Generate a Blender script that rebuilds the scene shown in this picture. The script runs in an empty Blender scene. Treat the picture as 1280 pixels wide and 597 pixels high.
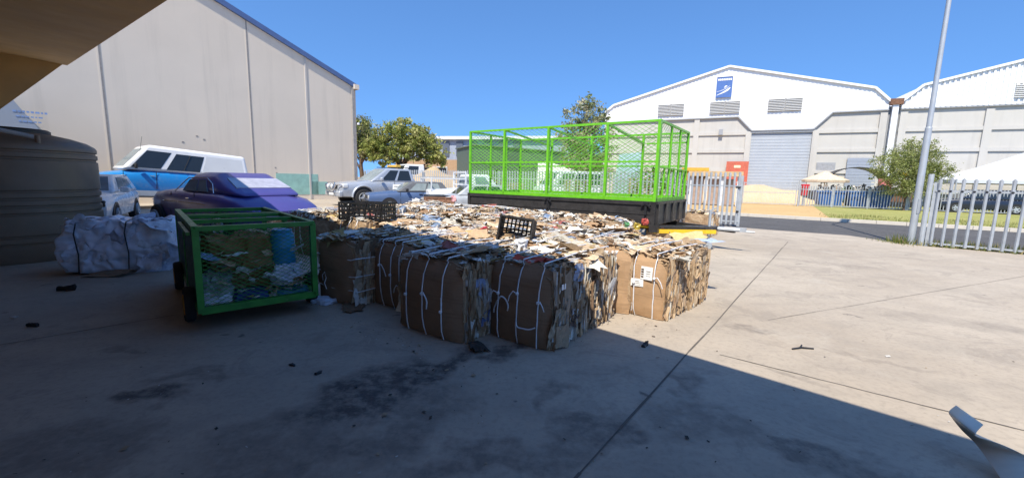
import bpy, bmesh, math, random
from mathutils import Vector, Matrix, noise
R = math.radians
rng = random.Random(7)
sc = bpy.context.scene
COL = sc.collection

# ------------------------------------------------------------------ camera model (solved from the photograph)
F, PIT, ROL, EYE = 520.46, R(8.0269), R(1.3468), 1.5
PW, PH = 1280.0, 597.0
cR, sR, cP, sP = math.cos(ROL), math.sin(ROL), math.cos(PIT), math.sin(PIT)
CAM_X = Vector((cR, sR*sP, sR*cP)); CAM_Y = Vector((-sR, cR*sP, cR*cP)); CAM_F = Vector((0, cP, -sP))
EYEV = Vector((0, 0, EYE))
def ray(x, y): return (CAM_X*((x-PW/2)/F) - CAM_Y*((y-PH/2)/F) + CAM_F).normalized()
def at(x, y, z=0.0):
    v = ray(x, y); return EYEV + v*((z-EYE)/v.z)
def atY(x, y, Y):
    v = ray(x, y); return EYEV + v*(Y/v.y)
def ground_at(x, Y):                       # ground point at depth Y under image column x (near the horizon)
    p = atY(x, 225+0.0235*(x-640), Y); return Vector((p.x, p.y, 0))
UA = R(-35.0)
UX, UY = math.cos(UA), math.sin(UA)
def uv(u, v, z=0.0): return Vector((u*UX - v*UY, u*UY + v*UX, z))

# ------------------------------------------------------------------ node helpers
def new_mat(name):
    m = bpy.data.materials.new(name); m.use_nodes = True
    nt = m.node_tree; b = nt.nodes['Principled BSDF']; return m, nt, b
def nd(nt, t, **kw):
    n = nt.nodes.new(t)
    for k, v in kw.items():
        if hasattr(n, k): setattr(n, k, v)
    return n
def lk(nt, a, b): nt.links.new(a, b)
def ramp(nt, fac, stops, interp='LINEAR'):
    r = nd(nt, 'ShaderNodeValToRGB'); r.color_ramp.interpolation = interp
    e = r.color_ramp.elements
    while len(e) > 1: e.remove(e[-1])
    e[0].position = stops[0][0]; c = stops[0][1]; e[0].color = (*c, 1) if len(c) == 3 else c
    for p, c in stops[1:]:
        k = e.new(p); k.color = (*c, 1) if len(c) == 3 else c
    lk(nt, fac, r.inputs[0]); return r.outputs[0]
def noise_n(nt, scale, detail=4, rough=.55, vec=None, dist=0):
    n = nd(nt, 'ShaderNodeTexNoise'); n.inputs['Scale'].default_value = scale; n.inputs['Detail'].default_value = detail
    n.inputs['Roughness'].default_value = rough; n.inputs['Distortion'].default_value = dist
    if vec is not None: lk(nt, vec, n.inputs['Vector'])
    return n.outputs['Fac']
def mix(nt, fac, a, b, mode='MIX'):
    m = nd(nt, 'ShaderNodeMix', data_type='RGBA', blend_type=mode)
    for s, v in ((m.inputs[0], fac), (m.inputs[6], a), (m.inputs[7], b)):
        if hasattr(v, 'is_linked') or hasattr(v, 'links'): lk(nt, v, s)
        else: s.default_value = v if not isinstance(v, tuple) else ((*v, 1) if len(v) == 3 else v)
    return m.outputs[2]
def math_n(nt, op, a, b=None):
    m = nd(nt, 'ShaderNodeMath', operation=op)
    for i, v in enumerate((a, b)):
        if v is None: continue
        if hasattr(v, 'links'): lk(nt, v, m.inputs[i])
        else: m.inputs[i].default_value = v
    return m.outputs[0]
def coord(nt, kind='Object'): return nd(nt, 'ShaderNodeTexCoord').outputs[kind]
def mapping(nt, vec, loc=(0,0,0), rot=(0,0,0), scale=(1,1,1)):
    m = nd(nt, 'ShaderNodeMapping'); m.inputs['Location'].default_value = loc
    m.inputs['Rotation'].default_value = rot; m.inputs['Scale'].default_value = scale
    lk(nt, vec, m.inputs['Vector']); return m.outputs[0]
def bump(nt, b, h, strength=.3, dist=.02):
    n = nd(nt, 'ShaderNodeBump'); n.inputs['Strength'].default_value = strength; n.inputs['Distance'].default_value = dist
    lk(nt, h, n.inputs['Height']); lk(nt, n.outputs[0], b.inputs['Normal'])

MATS = {}
def simple(name, c, rough=.6, metal=0, var=.18, scale=6, bumpk=.0, coat=0, spec=.5, trans=0):
    """a plain material with a little uneven colour and gloss"""
    if name in MATS: return MATS[name]
    m, nt, b = new_mat(name); co = coord(nt)
    f = noise_n(nt, scale, 5, .6, co)
    lo = tuple(max(0, x*(1-var)) for x in c); hi = tuple(min(1, x*(1+var)) for x in c)
    lk(nt, ramp(nt, f, [(.3, lo), (.7, hi)]), b.inputs['Base Color'])
    rr = ramp(nt, noise_n(nt, scale*2.3, 3, .6, co), [(.3, (max(.02, rough-.1),)*3), (.7, (min(1, rough+.1),)*3)])
    lk(nt, rr, b.inputs['Roughness'])
    b.inputs['Metallic'].default_value = metal
    b.inputs['Coat Weight'].default_value = coat; b.inputs['Coat Roughness'].default_value = .08
    b.inputs['Specular IOR Level'].default_value = spec
    if trans: b.inputs['Transmission Weight'].default_value = trans
    if bumpk: bump(nt, b, noise_n(nt, scale*6, 4, .6, co), bumpk, .02)
    MATS[name] = m; return m
def attr_mat(name, rough=.75, var=.25, scale=25, leaf=False):
    """colour comes from a per-face colour attribute (each scrap or leaf its own colour)"""
    if name in MATS: return MATS[name]
    m, nt, b = new_mat(name); a = nd(nt, 'ShaderNodeAttribute'); a.attribute_name = 'Col'
    f = noise_n(nt, scale, 4, .6, coord(nt))
    v = ramp(nt, f, [(.3, (1-var,)*3), (.7, (1.0,)*3)])
    c = mix(nt, 1.0, a.outputs['Color'], v, 'MULTIPLY')
    lk(nt, c, b.inputs['Base Color']); b.inputs['Roughness'].default_value = rough
    b.inputs['Specular IOR Level'].default_value = .25
    if leaf:
        tr = nd(nt, 'ShaderNodeBsdfTranslucent'); lk(nt, c, tr.inputs['Color'])
        ms = nd(nt, 'ShaderNodeMixShader'); ms.inputs[0].default_value = .35
        lk(nt, b.outputs[0], ms.inputs[1]); lk(nt, tr.outputs[0], ms.inputs[2])
        lk(nt, ms.outputs[0], nt.nodes['Material Output'].inputs[0])
    MATS[name] = m; return m

# ------------------------------------------------------------------ mesh builder
class MB:
    def __init__(s): s.v, s.f, s.m, s.c = [], [], [], []
    def add(s, vs, fs, mi=0, col=None):
        o = len(s.v); s.v += [tuple(p) for p in vs]
        for f in fs: s.f.append([i+o for i in f]); s.m.append(mi); s.c.append(col)
    def box(s, c, d, rz=0, mi=0, col=None, M=None):
        x, y, z = d[0]/2, d[1]/2, d[2]/2; ca, sa = math.cos(rz), math.sin(rz); vs = []
        for i in (-1, 1):
            for j in (-1, 1):
                for k in (-1, 1):
                    p = Vector((i*x, j*y, k*z))
                    if M is not None: p = M @ p
                    else: p = Vector((p.x*ca-p.y*sa, p.x*sa+p.y*ca, p.z))
                    vs.append(p+Vector(c))
        s.add(vs, [(0,1,3,2),(4,6,7,5),(0,4,5,1),(2,3,7,6),(0,2,6,4),(1,5,7,3)], mi, col)
    def bar(s, a, b, w, t=None, mi=0, up=(0,0,1), col=None):
        """a square bar from a to b"""
        a, b = Vector(a), Vector(b); t = t or w; d = b-a; L = d.length
        if L < 1e-6: return
        d.normalize(); u = Vector(up)
        if abs(d.dot(u)) > .98: u = Vector((1,0,0))
        x = d.cross(u).normalized(); y = x.cross(d)
        vs = [p + x*(i*w/2) + y*(j*t/2) for p in (a, b) for i, j in ((-1,-1),(1,-1),(1,1),(-1,1))]
        s.add(vs, [(3,2,1,0),(4,5,6,7),(0,1,5,4),(1,2,6,5),(2,3,7,6),(3,0,4,7)], mi, col)
    def tube(s, path, r, n=8, mi=0, cap=True, col=None):
        P = [Vector(p) for p in path]; rs = r if isinstance(r, (list, tuple)) else [r]*len(P); vs = []
        for i, p in enumerate(P):
            d = (P[min(i+1, len(P)-1)] - P[max(i-1, 0)]).normalized()
            u = Vector((0,0,1)) if abs(d.z) < .95 else Vector((1,0,0))
            x = d.cross(u).normalized(); y = x.cross(d)
            vs += [p + x*(rs[i]*math.cos(2*math.pi*k/n)) + y*(rs[i]*math.sin(2*math.pi*k/n)) for k in range(n)]
        fs = [(i*n+k, i*n+(k+1) % n, (i+1)*n+(k+1) % n, (i+1)*n+k) for i in range(len(P)-1) for k in range(n)]
        if cap: fs += [tuple(range(n))[::-1], tuple((len(P)-1)*n+k for k in range(n))]
        s.add(vs, fs, mi, col)
    def lathe(s, prof, c=(0,0,0), n=24, axis='Z', mi=0, col=None):
        """prof: (radius, height) pairs"""
        vs = []
        for r, h in prof:
            for k in range(n):
                a = 2*math.pi*k/n; x, y = r*math.cos(a), r*math.sin(a)
                vs.append(Vector(c) + (Vector((x, y, h)) if axis == 'Z' else Vector((x, h, y)) if axis == 'Y' else Vector((h, x, y))))
        m = len(prof)
        s.add(vs, [(i*n+k, i*n+(k+1) % n, (i+1)*n+(k+1) % n, (i+1)*n+k) for i in range(m-1) for k in range(n)]
              + [tuple(range(n))[::-1], tuple((m-1)*n+k for k in range(n))], mi, col)
    def prism(s, poly, z0, z1, mi=0, M=None):
        n = len(poly); vs = [Vector((x, y, z0)) for x, y in poly] + [Vector((x, y, z1)) for x, y in poly]
        if M is not None: vs = [M @ p for p in vs]
        s.add(vs, [tuple(range(n))[::-1], tuple(range(n, 2*n))] + [(i, (i+1) % n, n+(i+1) % n, n+i) for i in range(n)], mi)
    def slab(s, q, t, mi=0):
        """quad q (4 points) thickened by t to its back"""
        q = [Vector(p) for p in q]; nrm = (q[1]-q[0]).cross(q[3]-q[0]).normalized()
        vs = q + [p - nrm*t for p in q]
        s.add(vs, [(0,1,2,3),(7,6,5,4),(0,4,5,1),(1,5,6,2),(2,6,7,3),(3,7,4,0)], mi)
    def build(s, name, mats, parent=None, smooth=None, loc=None, rz=None, link=True):
        me = bpy.data.meshes.new(name); me.from_pydata(s.v, [], s.f)
        mats = mats if isinstance(mats, (list, tuple)) else [mats]
        for m in mats: me.materials.append(m)
        me.polygons.foreach_set('material_index', s.m)
        if any(c is not None for c in s.c):
            a = me.color_attributes.new('Col', 'FLOAT_COLOR', 'CORNER'); buf = []
            for p, c in zip(me.polygons, s.c):
                buf += list((*(c or (.5,.5,.5)), 1.0))*p.loop_total
            a.data.foreach_set('color', buf)
        bm = bmesh.new(); bm.from_mesh(me); bmesh.ops.recalc_face_normals(bm, faces=bm.faces); bm.to_mesh(me); bm.free()
        if smooth:
            me.polygons.foreach_set('use_smooth', [True]*len(me.polygons)); me.set_sharp_from_angle(angle=R(smooth))
        me.update()
        o = bpy.data.objects.new(name, me); COL.objects.link(o)
        if parent: o.parent = parent
        if loc is not None: o.location = loc
        if rz is not None: o.rotation_euler.z = rz
        return o
def tag(o, label=None, cat=None, group=None, kind=None):
    if label: o['label'] = label
    if cat: o['category'] = cat
    if group: o['group'] = group
    if kind: o['kind'] = kind
    return o
def empty(name, loc, rz=0, label=None, cat=None, group=None):
    o = bpy.data.objects.new(name, None); COL.objects.link(o); o.location = loc; o.rotation_euler.z = rz
    o.empty_display_size = .2
    return tag(o, label, cat, group)
def copy_tree(o, parent=None):
    c = o.copy(); COL.objects.link(c)
    if parent: c.parent = parent
    for ch in list(o.children): copy_tree(ch, c)
    return c
def bevel(o, w, seg=2):
    m = o.modifiers.new('b', 'BEVEL'); m.width = w; m.segments = seg; m.limit_method = 'ANGLE'; m.angle_limit = R(40)
    return o

# ------------------------------------------------------------------ light and camera
SUN_AZ, SUN_EL = R(68), R(55)
TOSUN = Vector((-math.cos(SUN_AZ)*math.cos(SUN_EL), -math.sin(SUN_AZ)*math.cos(SUN_EL), math.sin(SUN_EL)))
w = bpy.data.worlds.new('World'); sc.world = w; w.use_nodes = True
wn = w.node_tree; bg = wn.nodes['Background']
sky = wn.nodes.new('ShaderNodeTexSky'); sky.sky_type = 'NISHITA'; sky.sun_disc = False
sky.sun_elevation = SUN_EL; sky.sun_rotation = math.atan2(TOSUN.x, TOSUN.y)
sky.air_density = 1.0; sky.dust_density = .3; sky.ozone_density = 2.2; sky.altitude = 50
tc = wn.nodes.new('ShaderNodeTexCoord'); va = wn.nodes.new('ShaderNodeVectorMath'); va.operation = 'MULTIPLY_ADD'
va.inputs[1].default_value = (1, 1, .8); va.inputs[2].default_value = (0, 0, .21); wn.links.new(tc.outputs['Generated'], va.inputs[0])
vn = wn.nodes.new('ShaderNodeVectorMath'); vn.operation = 'NORMALIZE'; wn.links.new(va.outputs[0], vn.inputs[0]); wn.links.new(vn.outputs[0], sky.inputs[0])
tint = wn.nodes.new('ShaderNodeMix'); tint.data_type = 'RGBA'; tint.blend_type = 'MULTIPLY'; tint.inputs[0].default_value = 1; tint.inputs[7].default_value = (.69, 1.02, 1.34, 1)
wn.links.new(sky.outputs[0], tint.inputs[6])
wn.links.new(tint.outputs[2], bg.inputs[0]); bg.inputs[1].default_value = 0.128
sl = bpy.data.lights.new('sun', 'SUN'); sl.energy = 5.0; sl.angle = R(.53); sl.color = (1.0, .925, .79)
so = bpy.data.objects.new('sun', sl); COL.objects.link(so)
so.rotation_euler = TOSUN.to_track_quat('Z', 'Y').to_euler(); so.location = (-10, -20, 30)
cam = bpy.data.cameras.new('camera'); co_ = bpy.data.objects.new('camera', cam); COL.objects.link(co_)
cam.sensor_fit = 'HORIZONTAL'; cam.sensor_width = 36; cam.lens = F/PW*36; cam.clip_end = 3000; cam.clip_start = .05
mw = Matrix((CAM_X, CAM_Y, -CAM_F)).transposed().to_4x4(); mw.translation = EYEV
co_.matrix_world = mw; sc.camera = co_
sc.view_settings.view_transform = 'Standard'; sc.view_settings.look = 'None'; sc.view_settings.gamma = 1
sc.view_settings.use_curve_mapping = False; sc.view_settings.exposure = 0.45
sc.cycles.max_bounces = 8; sc.cycles.diffuse_bounces = 5; sc.cycles.transparent_max_bounces = 12
sc.cycles.use_denoising = True

# ------------------------------------------------------------------ materials
def mat_concrete():
    m, nt, b = new_mat('yard_concrete'); co = coord(nt)
    big = noise_n(nt, .35, 5, .6, co, .4); mid = noise_n(nt, 1.7, 6, .65, co, .6); fine = noise_n(nt, 22, 6, .7, co)
    streak = noise_n(nt, 1.0, 6, .65, mapping(nt, co, rot=(0,0,R(33)), scale=(1.2, 3.0, 1)), .5)
    c = ramp(nt, big, [(.3, (.37,.31,.243)), (.7, (.475,.41,.33))])
    c = mix(nt, ramp(nt, mid, [(.42, (0,)*3), (.72, (.5,)*3)]), c, (.30,.265,.225))
    c = mix(nt, ramp(nt, streak, [(.50, (0,)*3), (.75, (.5,)*3)]), c, (.29,.25,.205))
    c = mix(nt, ramp(nt, fine, [(.34, (.30,)*3), (.52, (0,)*3)]), c, (.20,.17,.14))
    # pale scrape patches
    c = mix(nt, ramp(nt, noise_n(nt, .8, 7, .72, mapping(nt, co, loc=(7,3,0)), .8), [(.58, (0,)*3), (.74, (.6,)*3)]), c, (.49,.44,.37))
    # oil stains with shapes of their own
    wob = nd(nt, 'ShaderNodeTexNoise'); wob.inputs['Scale'].default_value = 2.2; wob.inputs['Detail'].default_value = 6
    lk(nt, co, wob.inputs['Vector'])
    off = nd(nt, 'ShaderNodeVectorMath', operation='MULTIPLY_ADD'); lk(nt, wob.outputs['Color'], off.inputs[0])
    off.inputs[1].default_value = (.8,.8,0); lk(nt, co, off.inputs[2])
    tot = None
    for (px, py, rx, ry, rot, k) in [(470,490,.8,.36,50,.9),(545,462,.66,.22,62,.92),(640,436,.5,.16,40,.85),(180,495,.28,.12,20,.85),(700,560,.4,.18,60,.45),
                                     (330,560,.5,.3,20,.4),(1080,590,.35,.18,-40,.5),(940,412,.3,.16,10,.45),(870,520,.5,.3,-30,.4),(860,475,.3,.12,80,.5),(80,560,.6,.3,10,.4),
                                     (760,540,.32,.12,30,.6),(690,500,.3,.1,75,.5),(590,575,.5,.16,15,.55),(420,560,.42,.14,40,.5),(250,470,.35,.12,25,.45),(520,520,.6,.25,60,.5),(1000,560,.25,.1,-20,.6),(650,585,.3,.12,0,.5),(150,440,.3,.08,10,.4),(985,470,.35,.05,-30,.3),(1100,450,.5,.06,-35,.25),(1040,330,.9,.25,-40,.25),(1180,400,1.2,.3,-30,.2)]:
        p = at(px, py)
        g = nd(nt, 'ShaderNodeVectorMath', operation='SUBTRACT'); lk(nt, off.outputs[0], g.inputs[0]); g.inputs[1].default_value = (p.x+.4, p.y+.4, 0)
        vm = mapping(nt, g.outputs[0], rot=(0,0,-R(rot)), scale=(1,1,1))
        sv = nd(nt, 'ShaderNodeVectorMath', operation='DIVIDE'); lk(nt, vm, sv.inputs[0]); sv.inputs[1].default_value = (rx, ry, 1e3)
        ln = nd(nt, 'ShaderNodeVectorMath', operation='LENGTH'); lk(nt, sv.outputs[0], ln.inputs[0])
        s_ = ramp(nt, ln.outputs['Value'], [(.55, (k,)*3), (1.0, (0,)*3)])
        tot = s_ if tot is None else math_n(nt, 'MAXIMUM', tot, s_)
    tot = math_n(nt, 'MULTIPLY', tot, ramp(nt, noise_n(nt, 9, 6, .7, co), [(.36, (.30,)*3), (.58, (1,)*3)]))
    c = mix(nt, tot, c, (.07,.06,.057))
    mot = noise_n(nt, 1.5, 9, .74, mapping(nt, co, loc=(11,5,0)), 1.2)
    c = mix(nt, ramp(nt, mot, [(.55, (0,)*3), (.60, (.30,)*3), (.75, (.45,)*3)]), c, (.22,.19,.16))
    spk = noise_n(nt, 45, 4, .7, co); c = mix(nt, ramp(nt, spk, [(.70, (0,)*3), (.76, (.6,)*3)]), c, (.14,.12,.10))
    # small spots and drips
    v = nd(nt, 'ShaderNodeTexVoronoi'); v.inputs['Scale'].default_value = 1.9; lk(nt, off.outputs[0], v.inputs['Vector'])
    c = mix(nt, ramp(nt, v.outputs['Distance'], [(.03, (.75,)*3), (.075, (0,)*3)]), c, (.10,.09,.08))
    lk(nt, c, b.inputs['Base Color'])
    lk(nt, ramp(nt, mid, [(.3, (.72,)*3), (.7, (.92,)*3)]), b.inputs['Roughness']); b.inputs['Specular IOR Level'].default_value = .3
    h = math_n(nt, 'ADD', math_n(nt, 'MULTIPLY', fine, .5), streak); bump(nt, b, h, .10, .008)
    return m
def mat_ground(name, c1, c2, c3, s=1.0, bk=.5):
    m, nt, b = new_mat(name); co = coord(nt)
    c = ramp(nt, noise_n(nt, .5*s, 6, .65, co, .5), [(.3, c1), (.7, c2)])
    c = mix(nt, ramp(nt, noise_n(nt, 6*s, 6, .7, co), [(.45, (0,)*3), (.7, (.8,)*3)]), c, c3)
    lk(nt, c, b.inputs['Base Color']); b.inputs['Roughness'].default_value = .92; b.inputs['Specular IOR Level'].default_value = .2
    bump(nt, b, noise_n(nt, 30*s, 5, .7, co), bk, .02); return m
def mat_bale():
    """packed sheets: thin layers stacked along the bale's length, seen edge-on"""
    m, nt, b = new_mat('packed_cardboard'); co = coord(nt)
    st = noise_n(nt, 1.0, 6, .75, mapping(nt, co, scale=(2.2, 34, 2.2)), .5)
    st2 = noise_n(nt, 1.0, 4, .7, mapping(nt, co, loc=(3,1,2), scale=(4, 70, 3)), .3)
    c = ramp(nt, st, [(.25, (.10,.065,.042)), (.38, (.27,.175,.105)), (.5, (.38,.26,.16)), (.6, (.46,.34,.22)), (.72, (.58,.49,.39))])
    c = mix(nt, ramp(nt, st2, [(.28, (.8,)*3), (.42, (0,)*3)]), c, (.04,.03,.025))
    lk(nt, c, b.inputs['Base Color']); b.inputs['Roughness'].default_value = .85; b.inputs['Specular IOR Level'].default_value = .2
    bump(nt, b, st, .9, .05); return m
def mat_card(name, c, k=.12):
    m, nt, b = new_mat(name); co = coord(nt)
    f = noise_n(nt, 3, 6, .6, co, .3)
    cc = ramp(nt, f, [(.3, tuple(x*(1-k) for x in c)), (.7, tuple(x*(1+k) for x in c))])
    cc = mix(nt, ramp(nt, noise_n(nt, 14, 5, .75, mapping(nt, co, scale=(1,1,.5))), [(.58, (0,)*3), (.78, (.55,)*3)]), cc, tuple(x*.6 for x in c))
    # horizontal crease lines of the flattened box
    cr = noise_n(nt, 1.0, 3, .6, mapping(nt, co, scale=(.4,.4,7)), .2)
    cc = mix(nt, ramp(nt, cr, [(.47, (0,)*3), (.5, (.35,)*3), (.53, (0,)*3)]), cc, tuple(x*.55 for x in c))
    lk(nt, cc, b.inputs['Base Color']); b.inputs['Roughness'].default_value = .8; b.inputs['Specular IOR Level'].default_value = .25
    fl = nd(nt, 'ShaderNodeTexWave'); fl.inputs['Scale'].default_value = 40; fl.inputs['Distortion'].default_value = .6; lk(nt, co, fl.inputs[0])
    h = math_n(nt, 'ADD', math_n(nt, 'MULTIPLY', fl.outputs['Fac'], .15), math_n(nt, 'MULTIPLY', noise_n(nt, 5, 4, .6, co), 1.5))
    bump(nt, b, h, .35, .03); return m
def mat_wall(name, c, stain=.15, panel=False):
    m, nt, b = new_mat(name); co = coord(nt)
    f = noise_n(nt, .4, 6, .6, co, .4)
    cc = ramp(nt, f, [(.3, tuple(x*(1-stain*.5) for x in c)), (.7, c)])
    dr = noise_n(nt, 1.0, 5, .7, mapping(nt, co, scale=(1.6,1.6,.10)), .1)       # rain streaks down the wall
    cc = mix(nt, ramp(nt, dr, [(.52, (0,)*3), (.72, (stain*2,)*3)]), cc, tuple(x*.62 for x in c))
    lk(nt, cc, b.inputs['Base Color']); b.inputs['Roughness'].default_value = .85; b.inputs['Specular IOR Level'].default_value = .25
    bump(nt, b, noise_n(nt, 9, 5, .7, co), .12, .02); return m
def mat_brick():
    m, nt, b = new_mat('brown_brick'); co = coord(nt)
    br = nd(nt, 'ShaderNodeTexBrick'); br.inputs['Scale'].default_value = 3; lk(nt, mapping(nt, co, rot=(R(90),0,0)), br.inputs[0])
    br.inputs['Color1'].default_value = (.36,.21,.11,1); br.inputs['Color2'].default_value = (.42,.26,.14,1); br.inputs['Mortar'].default_value = (.4,.33,.25,1)
    lk(nt, br.outputs[0], b.inputs['Base Color']); b.inputs['Roughness'].default_value = .9; return m
def mat_van():
    m, nt, b = new_mat('two_tone_van_paint'); co = coord(nt)
    sp = nd(nt, 'ShaderNodeSeparateXYZ'); lk(nt, co, sp.inputs[0])
    z = math_n(nt, 'MULTIPLY', sp.outputs[2], .4)
    c = ramp(nt, z, [(0, (.62,.64,.66)), (.62*.4, (.012,.22,.58)), (1.40*.4, (.78,.79,.80))], 'CONSTANT')
    c = mix(nt, ramp(nt, noise_n(nt, 3, 5, .7, co), [(.5, (0,)*3), (.8, (.3,)*3)]), c, (.3,.3,.3))
    lk(nt, c, b.inputs['Base Color']); b.inputs['Roughness'].default_value = .3; b.inputs['Coat Weight'].default_value = .6; b.inputs['Coat Roughness'].default_value = .1
    return m
def mat_glass_dark(name='car_glass', c=(.02,.025,.03), rough=.06):
    return simple(name, c, rough, 0, .1, 3, 0, .0, .6)
CONC = mat_concrete(); BALE = mat_bale()
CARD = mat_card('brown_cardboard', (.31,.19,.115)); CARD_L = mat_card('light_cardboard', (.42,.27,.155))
SCRAP = attr_mat('scrap_paper', .75, .3, 30); LEAF = attr_mat('leaf_green', .6, .18, 3, True)
STRAP = simple('white_twine', (.72,.73,.76), .6, 0, .12, 20)
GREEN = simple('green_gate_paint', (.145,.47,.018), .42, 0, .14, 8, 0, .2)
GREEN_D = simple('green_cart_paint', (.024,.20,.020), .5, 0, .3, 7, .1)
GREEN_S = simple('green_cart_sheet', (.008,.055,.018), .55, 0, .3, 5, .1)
BLACKP = simple('black_trailer_paint', (.036,.034,.034), .36, 0, .35, 5, .05)
RUBBER = simple('tyre_rubber', (.02,.02,.021), .85, 0, .2, 9)
GALV = simple('galvanised_steel', (.42,.45,.48), .5, .3, .10, 2)
GALV_P = simple('pale_galvanised', (.38,.405,.43), .55, .15, .14, 4)
DARK = simple('black_plastic', (.015,.015,.017), .5, 0, .25, 10)
YEL = simple('yellow_paint', (.75,.47,.015), .45, 0, .15, 6)
WHITEP = simple('white_car_paint', (.72,.73,.74), .3, 0, .06, 2, 0, .5)
SILVER = simple('silver_car_paint', (.40,.43,.48), .32, .25, .08, 2, 0, .5)
CHROME = simple('chrome_trim', (.7,.7,.72), .2, 1, .05, 3)
GLASS = mat_glass_dark(); GLASS_L = simple('pale_glass', (.20,.25,.27), .08, 0, .25, 2)
LAMPG = simple('headlight_glass', (.62,.64,.66), .12, 0, .1, 5, 0, .5)
REDL = simple('tail_light_red', (.35,.01,.01), .2, 0, .1, 5, 0, .5)
RUST = simple('rusty_steel', (.17,.085,.05), .85, 0, .4, 9, .3)

# ------------------------------------------------------------------ ground
def sheet(name, poly, z, mat, thick=None):
    b = MB()
    if thick: b.prism(poly, z-thick, z)
    else: b.add([(x, y, z) for x, y in poly], [tuple(range(len(poly)))])
    return tag(b.build(name, mat), kind='structure')
DIRT = mat_ground('dry_ground', (.36,.27,.17), (.44,.34,.22), (.28,.22,.14), .6)
sheet('ground', [(-900,-900),(900,-900),(900,1500),(-900,1500)], -.12, DIRT)
e1, e2 = at(960,287), at(1060,294); e3 = at(1150,307); e4 = Vector((13.2, 9.6, 0))
sheet('yard_slab', [(-60,-30),(30,-30),(26,-3),(e4.x,e4.y),(e3.x,e3.y),(e2.x,e2.y),(e1.x,e1.y),(8.4,14.9),(-10.5,27.6),(-14,33),(-60,40)], 0, CONC, .2)
rd = Vector((math.cos(R(-33)), math.sin(R(-33)), 0)); rn = Vector((-rd.y, rd.x, 0))
def strip(c0, c1, a=-70, b_=70):
    return [tuple((rd*t + rn*c)[:2]) for t, c in ((a,c0),(b_,c0),(b_,c1),(a,c1))]
ASPH = mat_ground('road_asphalt', (.085,.083,.085), (.12,.117,.118), (.06,.06,.062), 1.4, .4)
sheet('road', strip(15.0, 24.3), -.05, ASPH)
KERB = mat_wall('kerb_concrete', (.62,.56,.47), .2)
kb = MB()
for i in range(-45, 70):
    p = rd*(i*1.0) + rn*24.45
    if 9.5 < i < 12.8 or True: kb.box((p.x, p.y, -.01), (.985, .26, .2), R(-33))
tag(kb.build('kerb', KERB), kind='structure')
jb = MB()     # the saw-cut joints of the slab
def joint(p, q, w_):
    d = (q-p).normalized(); n_ = Vector((-d.y, d.x, 0))
    jb.add([p-n_*w_+Vector((0,0,.004)), q-n_*w_+Vector((0,0,.004)), q+n_*w_+Vector((0,0,.004)), p+n_*w_+Vector((0,0,.004))], [(0,1,2,3)])
def segj(x0, y0, x1, y1, w_, e0=0, e1_=0, n=26):
    p, q = at(x0,y0), at(x1,y1); d = (q-p).normalized(); p -= d*e0; q += d*e1_
    last = None
    for i in range(n+1):
        t = p.lerp(q, i/n) + Vector((rng.uniform(-.004,.004), rng.uniform(-.004,.004), 0))
        if last is not None: joint(last, t, w_*rng.uniform(.55,1.15))
        last = t
segj(985,302,720,597,.008,0,1.5); segj(900,443,1280,538,.006,0,2); segj(0,431,222,393,.008,4,0)
segj(960,400,1280,345,.003,0,1)
tag(jb.build('slab_joint', simple('joint_dark', (.12,.105,.09), .9)), kind='structure')
SAND = mat_ground('orange_sand', (.50,.33,.15), (.58,.41,.20), (.42,.28,.14), .8)
VERGE = mat_ground('verge_earth', (.26,.27,.08), (.38,.35,.13), (.20,.22,.06), 1.2)
sheet('sand_forecourt', strip(24.58, 60, -50, 2.0) , -.02, SAND)
sheet('verge', strip(24.58, 60, 2.0, 70), -.016, VERGE)

# grass tufts (nobody could count them)
def grass(name, spots, label=None):
    b = MB()
    for (p, rad, n, h) in spots:
        for _ in range(n):
            a, r = rng.uniform(0, 6.283), rad*math.sqrt(rng.random())
            q = Vector((p[0]+r*math.cos(a), p[1]+r*math.sin(a), p[2]))
            hh = h*rng.uniform(.4, 1.2); l = Vector((rng.uniform(-.5,.5), rng.uniform(-.5,.5), 1))*hh
            s = Vector((math.cos(a+1), math.sin(a+1), 0))*rng.uniform(.004,.012)*max(1, hh*6)
            c = rng.choice([(.16,.20,.04),(.24,.24,.06),(.34,.29,.11),(.10,.16,.03),(.40,.33,.15)])
            b.add([q-s, q+s, q+l*.6+s*.5, q+l], [(0,1,2,3)], 0, c)
    return tag(b.build(name, LEAF), kind='stuff')
vs = []
for _ in range(260):
    t, c = rng.uniform(2.2, 26), rng.uniform(24.9, 30)
    p = rd*t + rn*c; vs.append(((p.x, p.y, -.016), .6, 22, .15))
grass('grass', vs)
vs = []
for k in range(30):
    f = k/29; p = Vector((11.0,11.75,0)).lerp(Vector((13.0,9.85,0)), f)
    vs.append(((p.x+rng.uniform(-.15,.25), p.y+rng.uniform(-.2,.2), -.03), .25, 44, .22 if k > 2 else .28))
for (px, py) in ((1105,302),(1120,303),(1095,300),(1130,306)):
    p = at(px, py); vs.append(((p.x, p.y, -.05), .3, 40, .14))
grass('weeds', vs)

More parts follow.
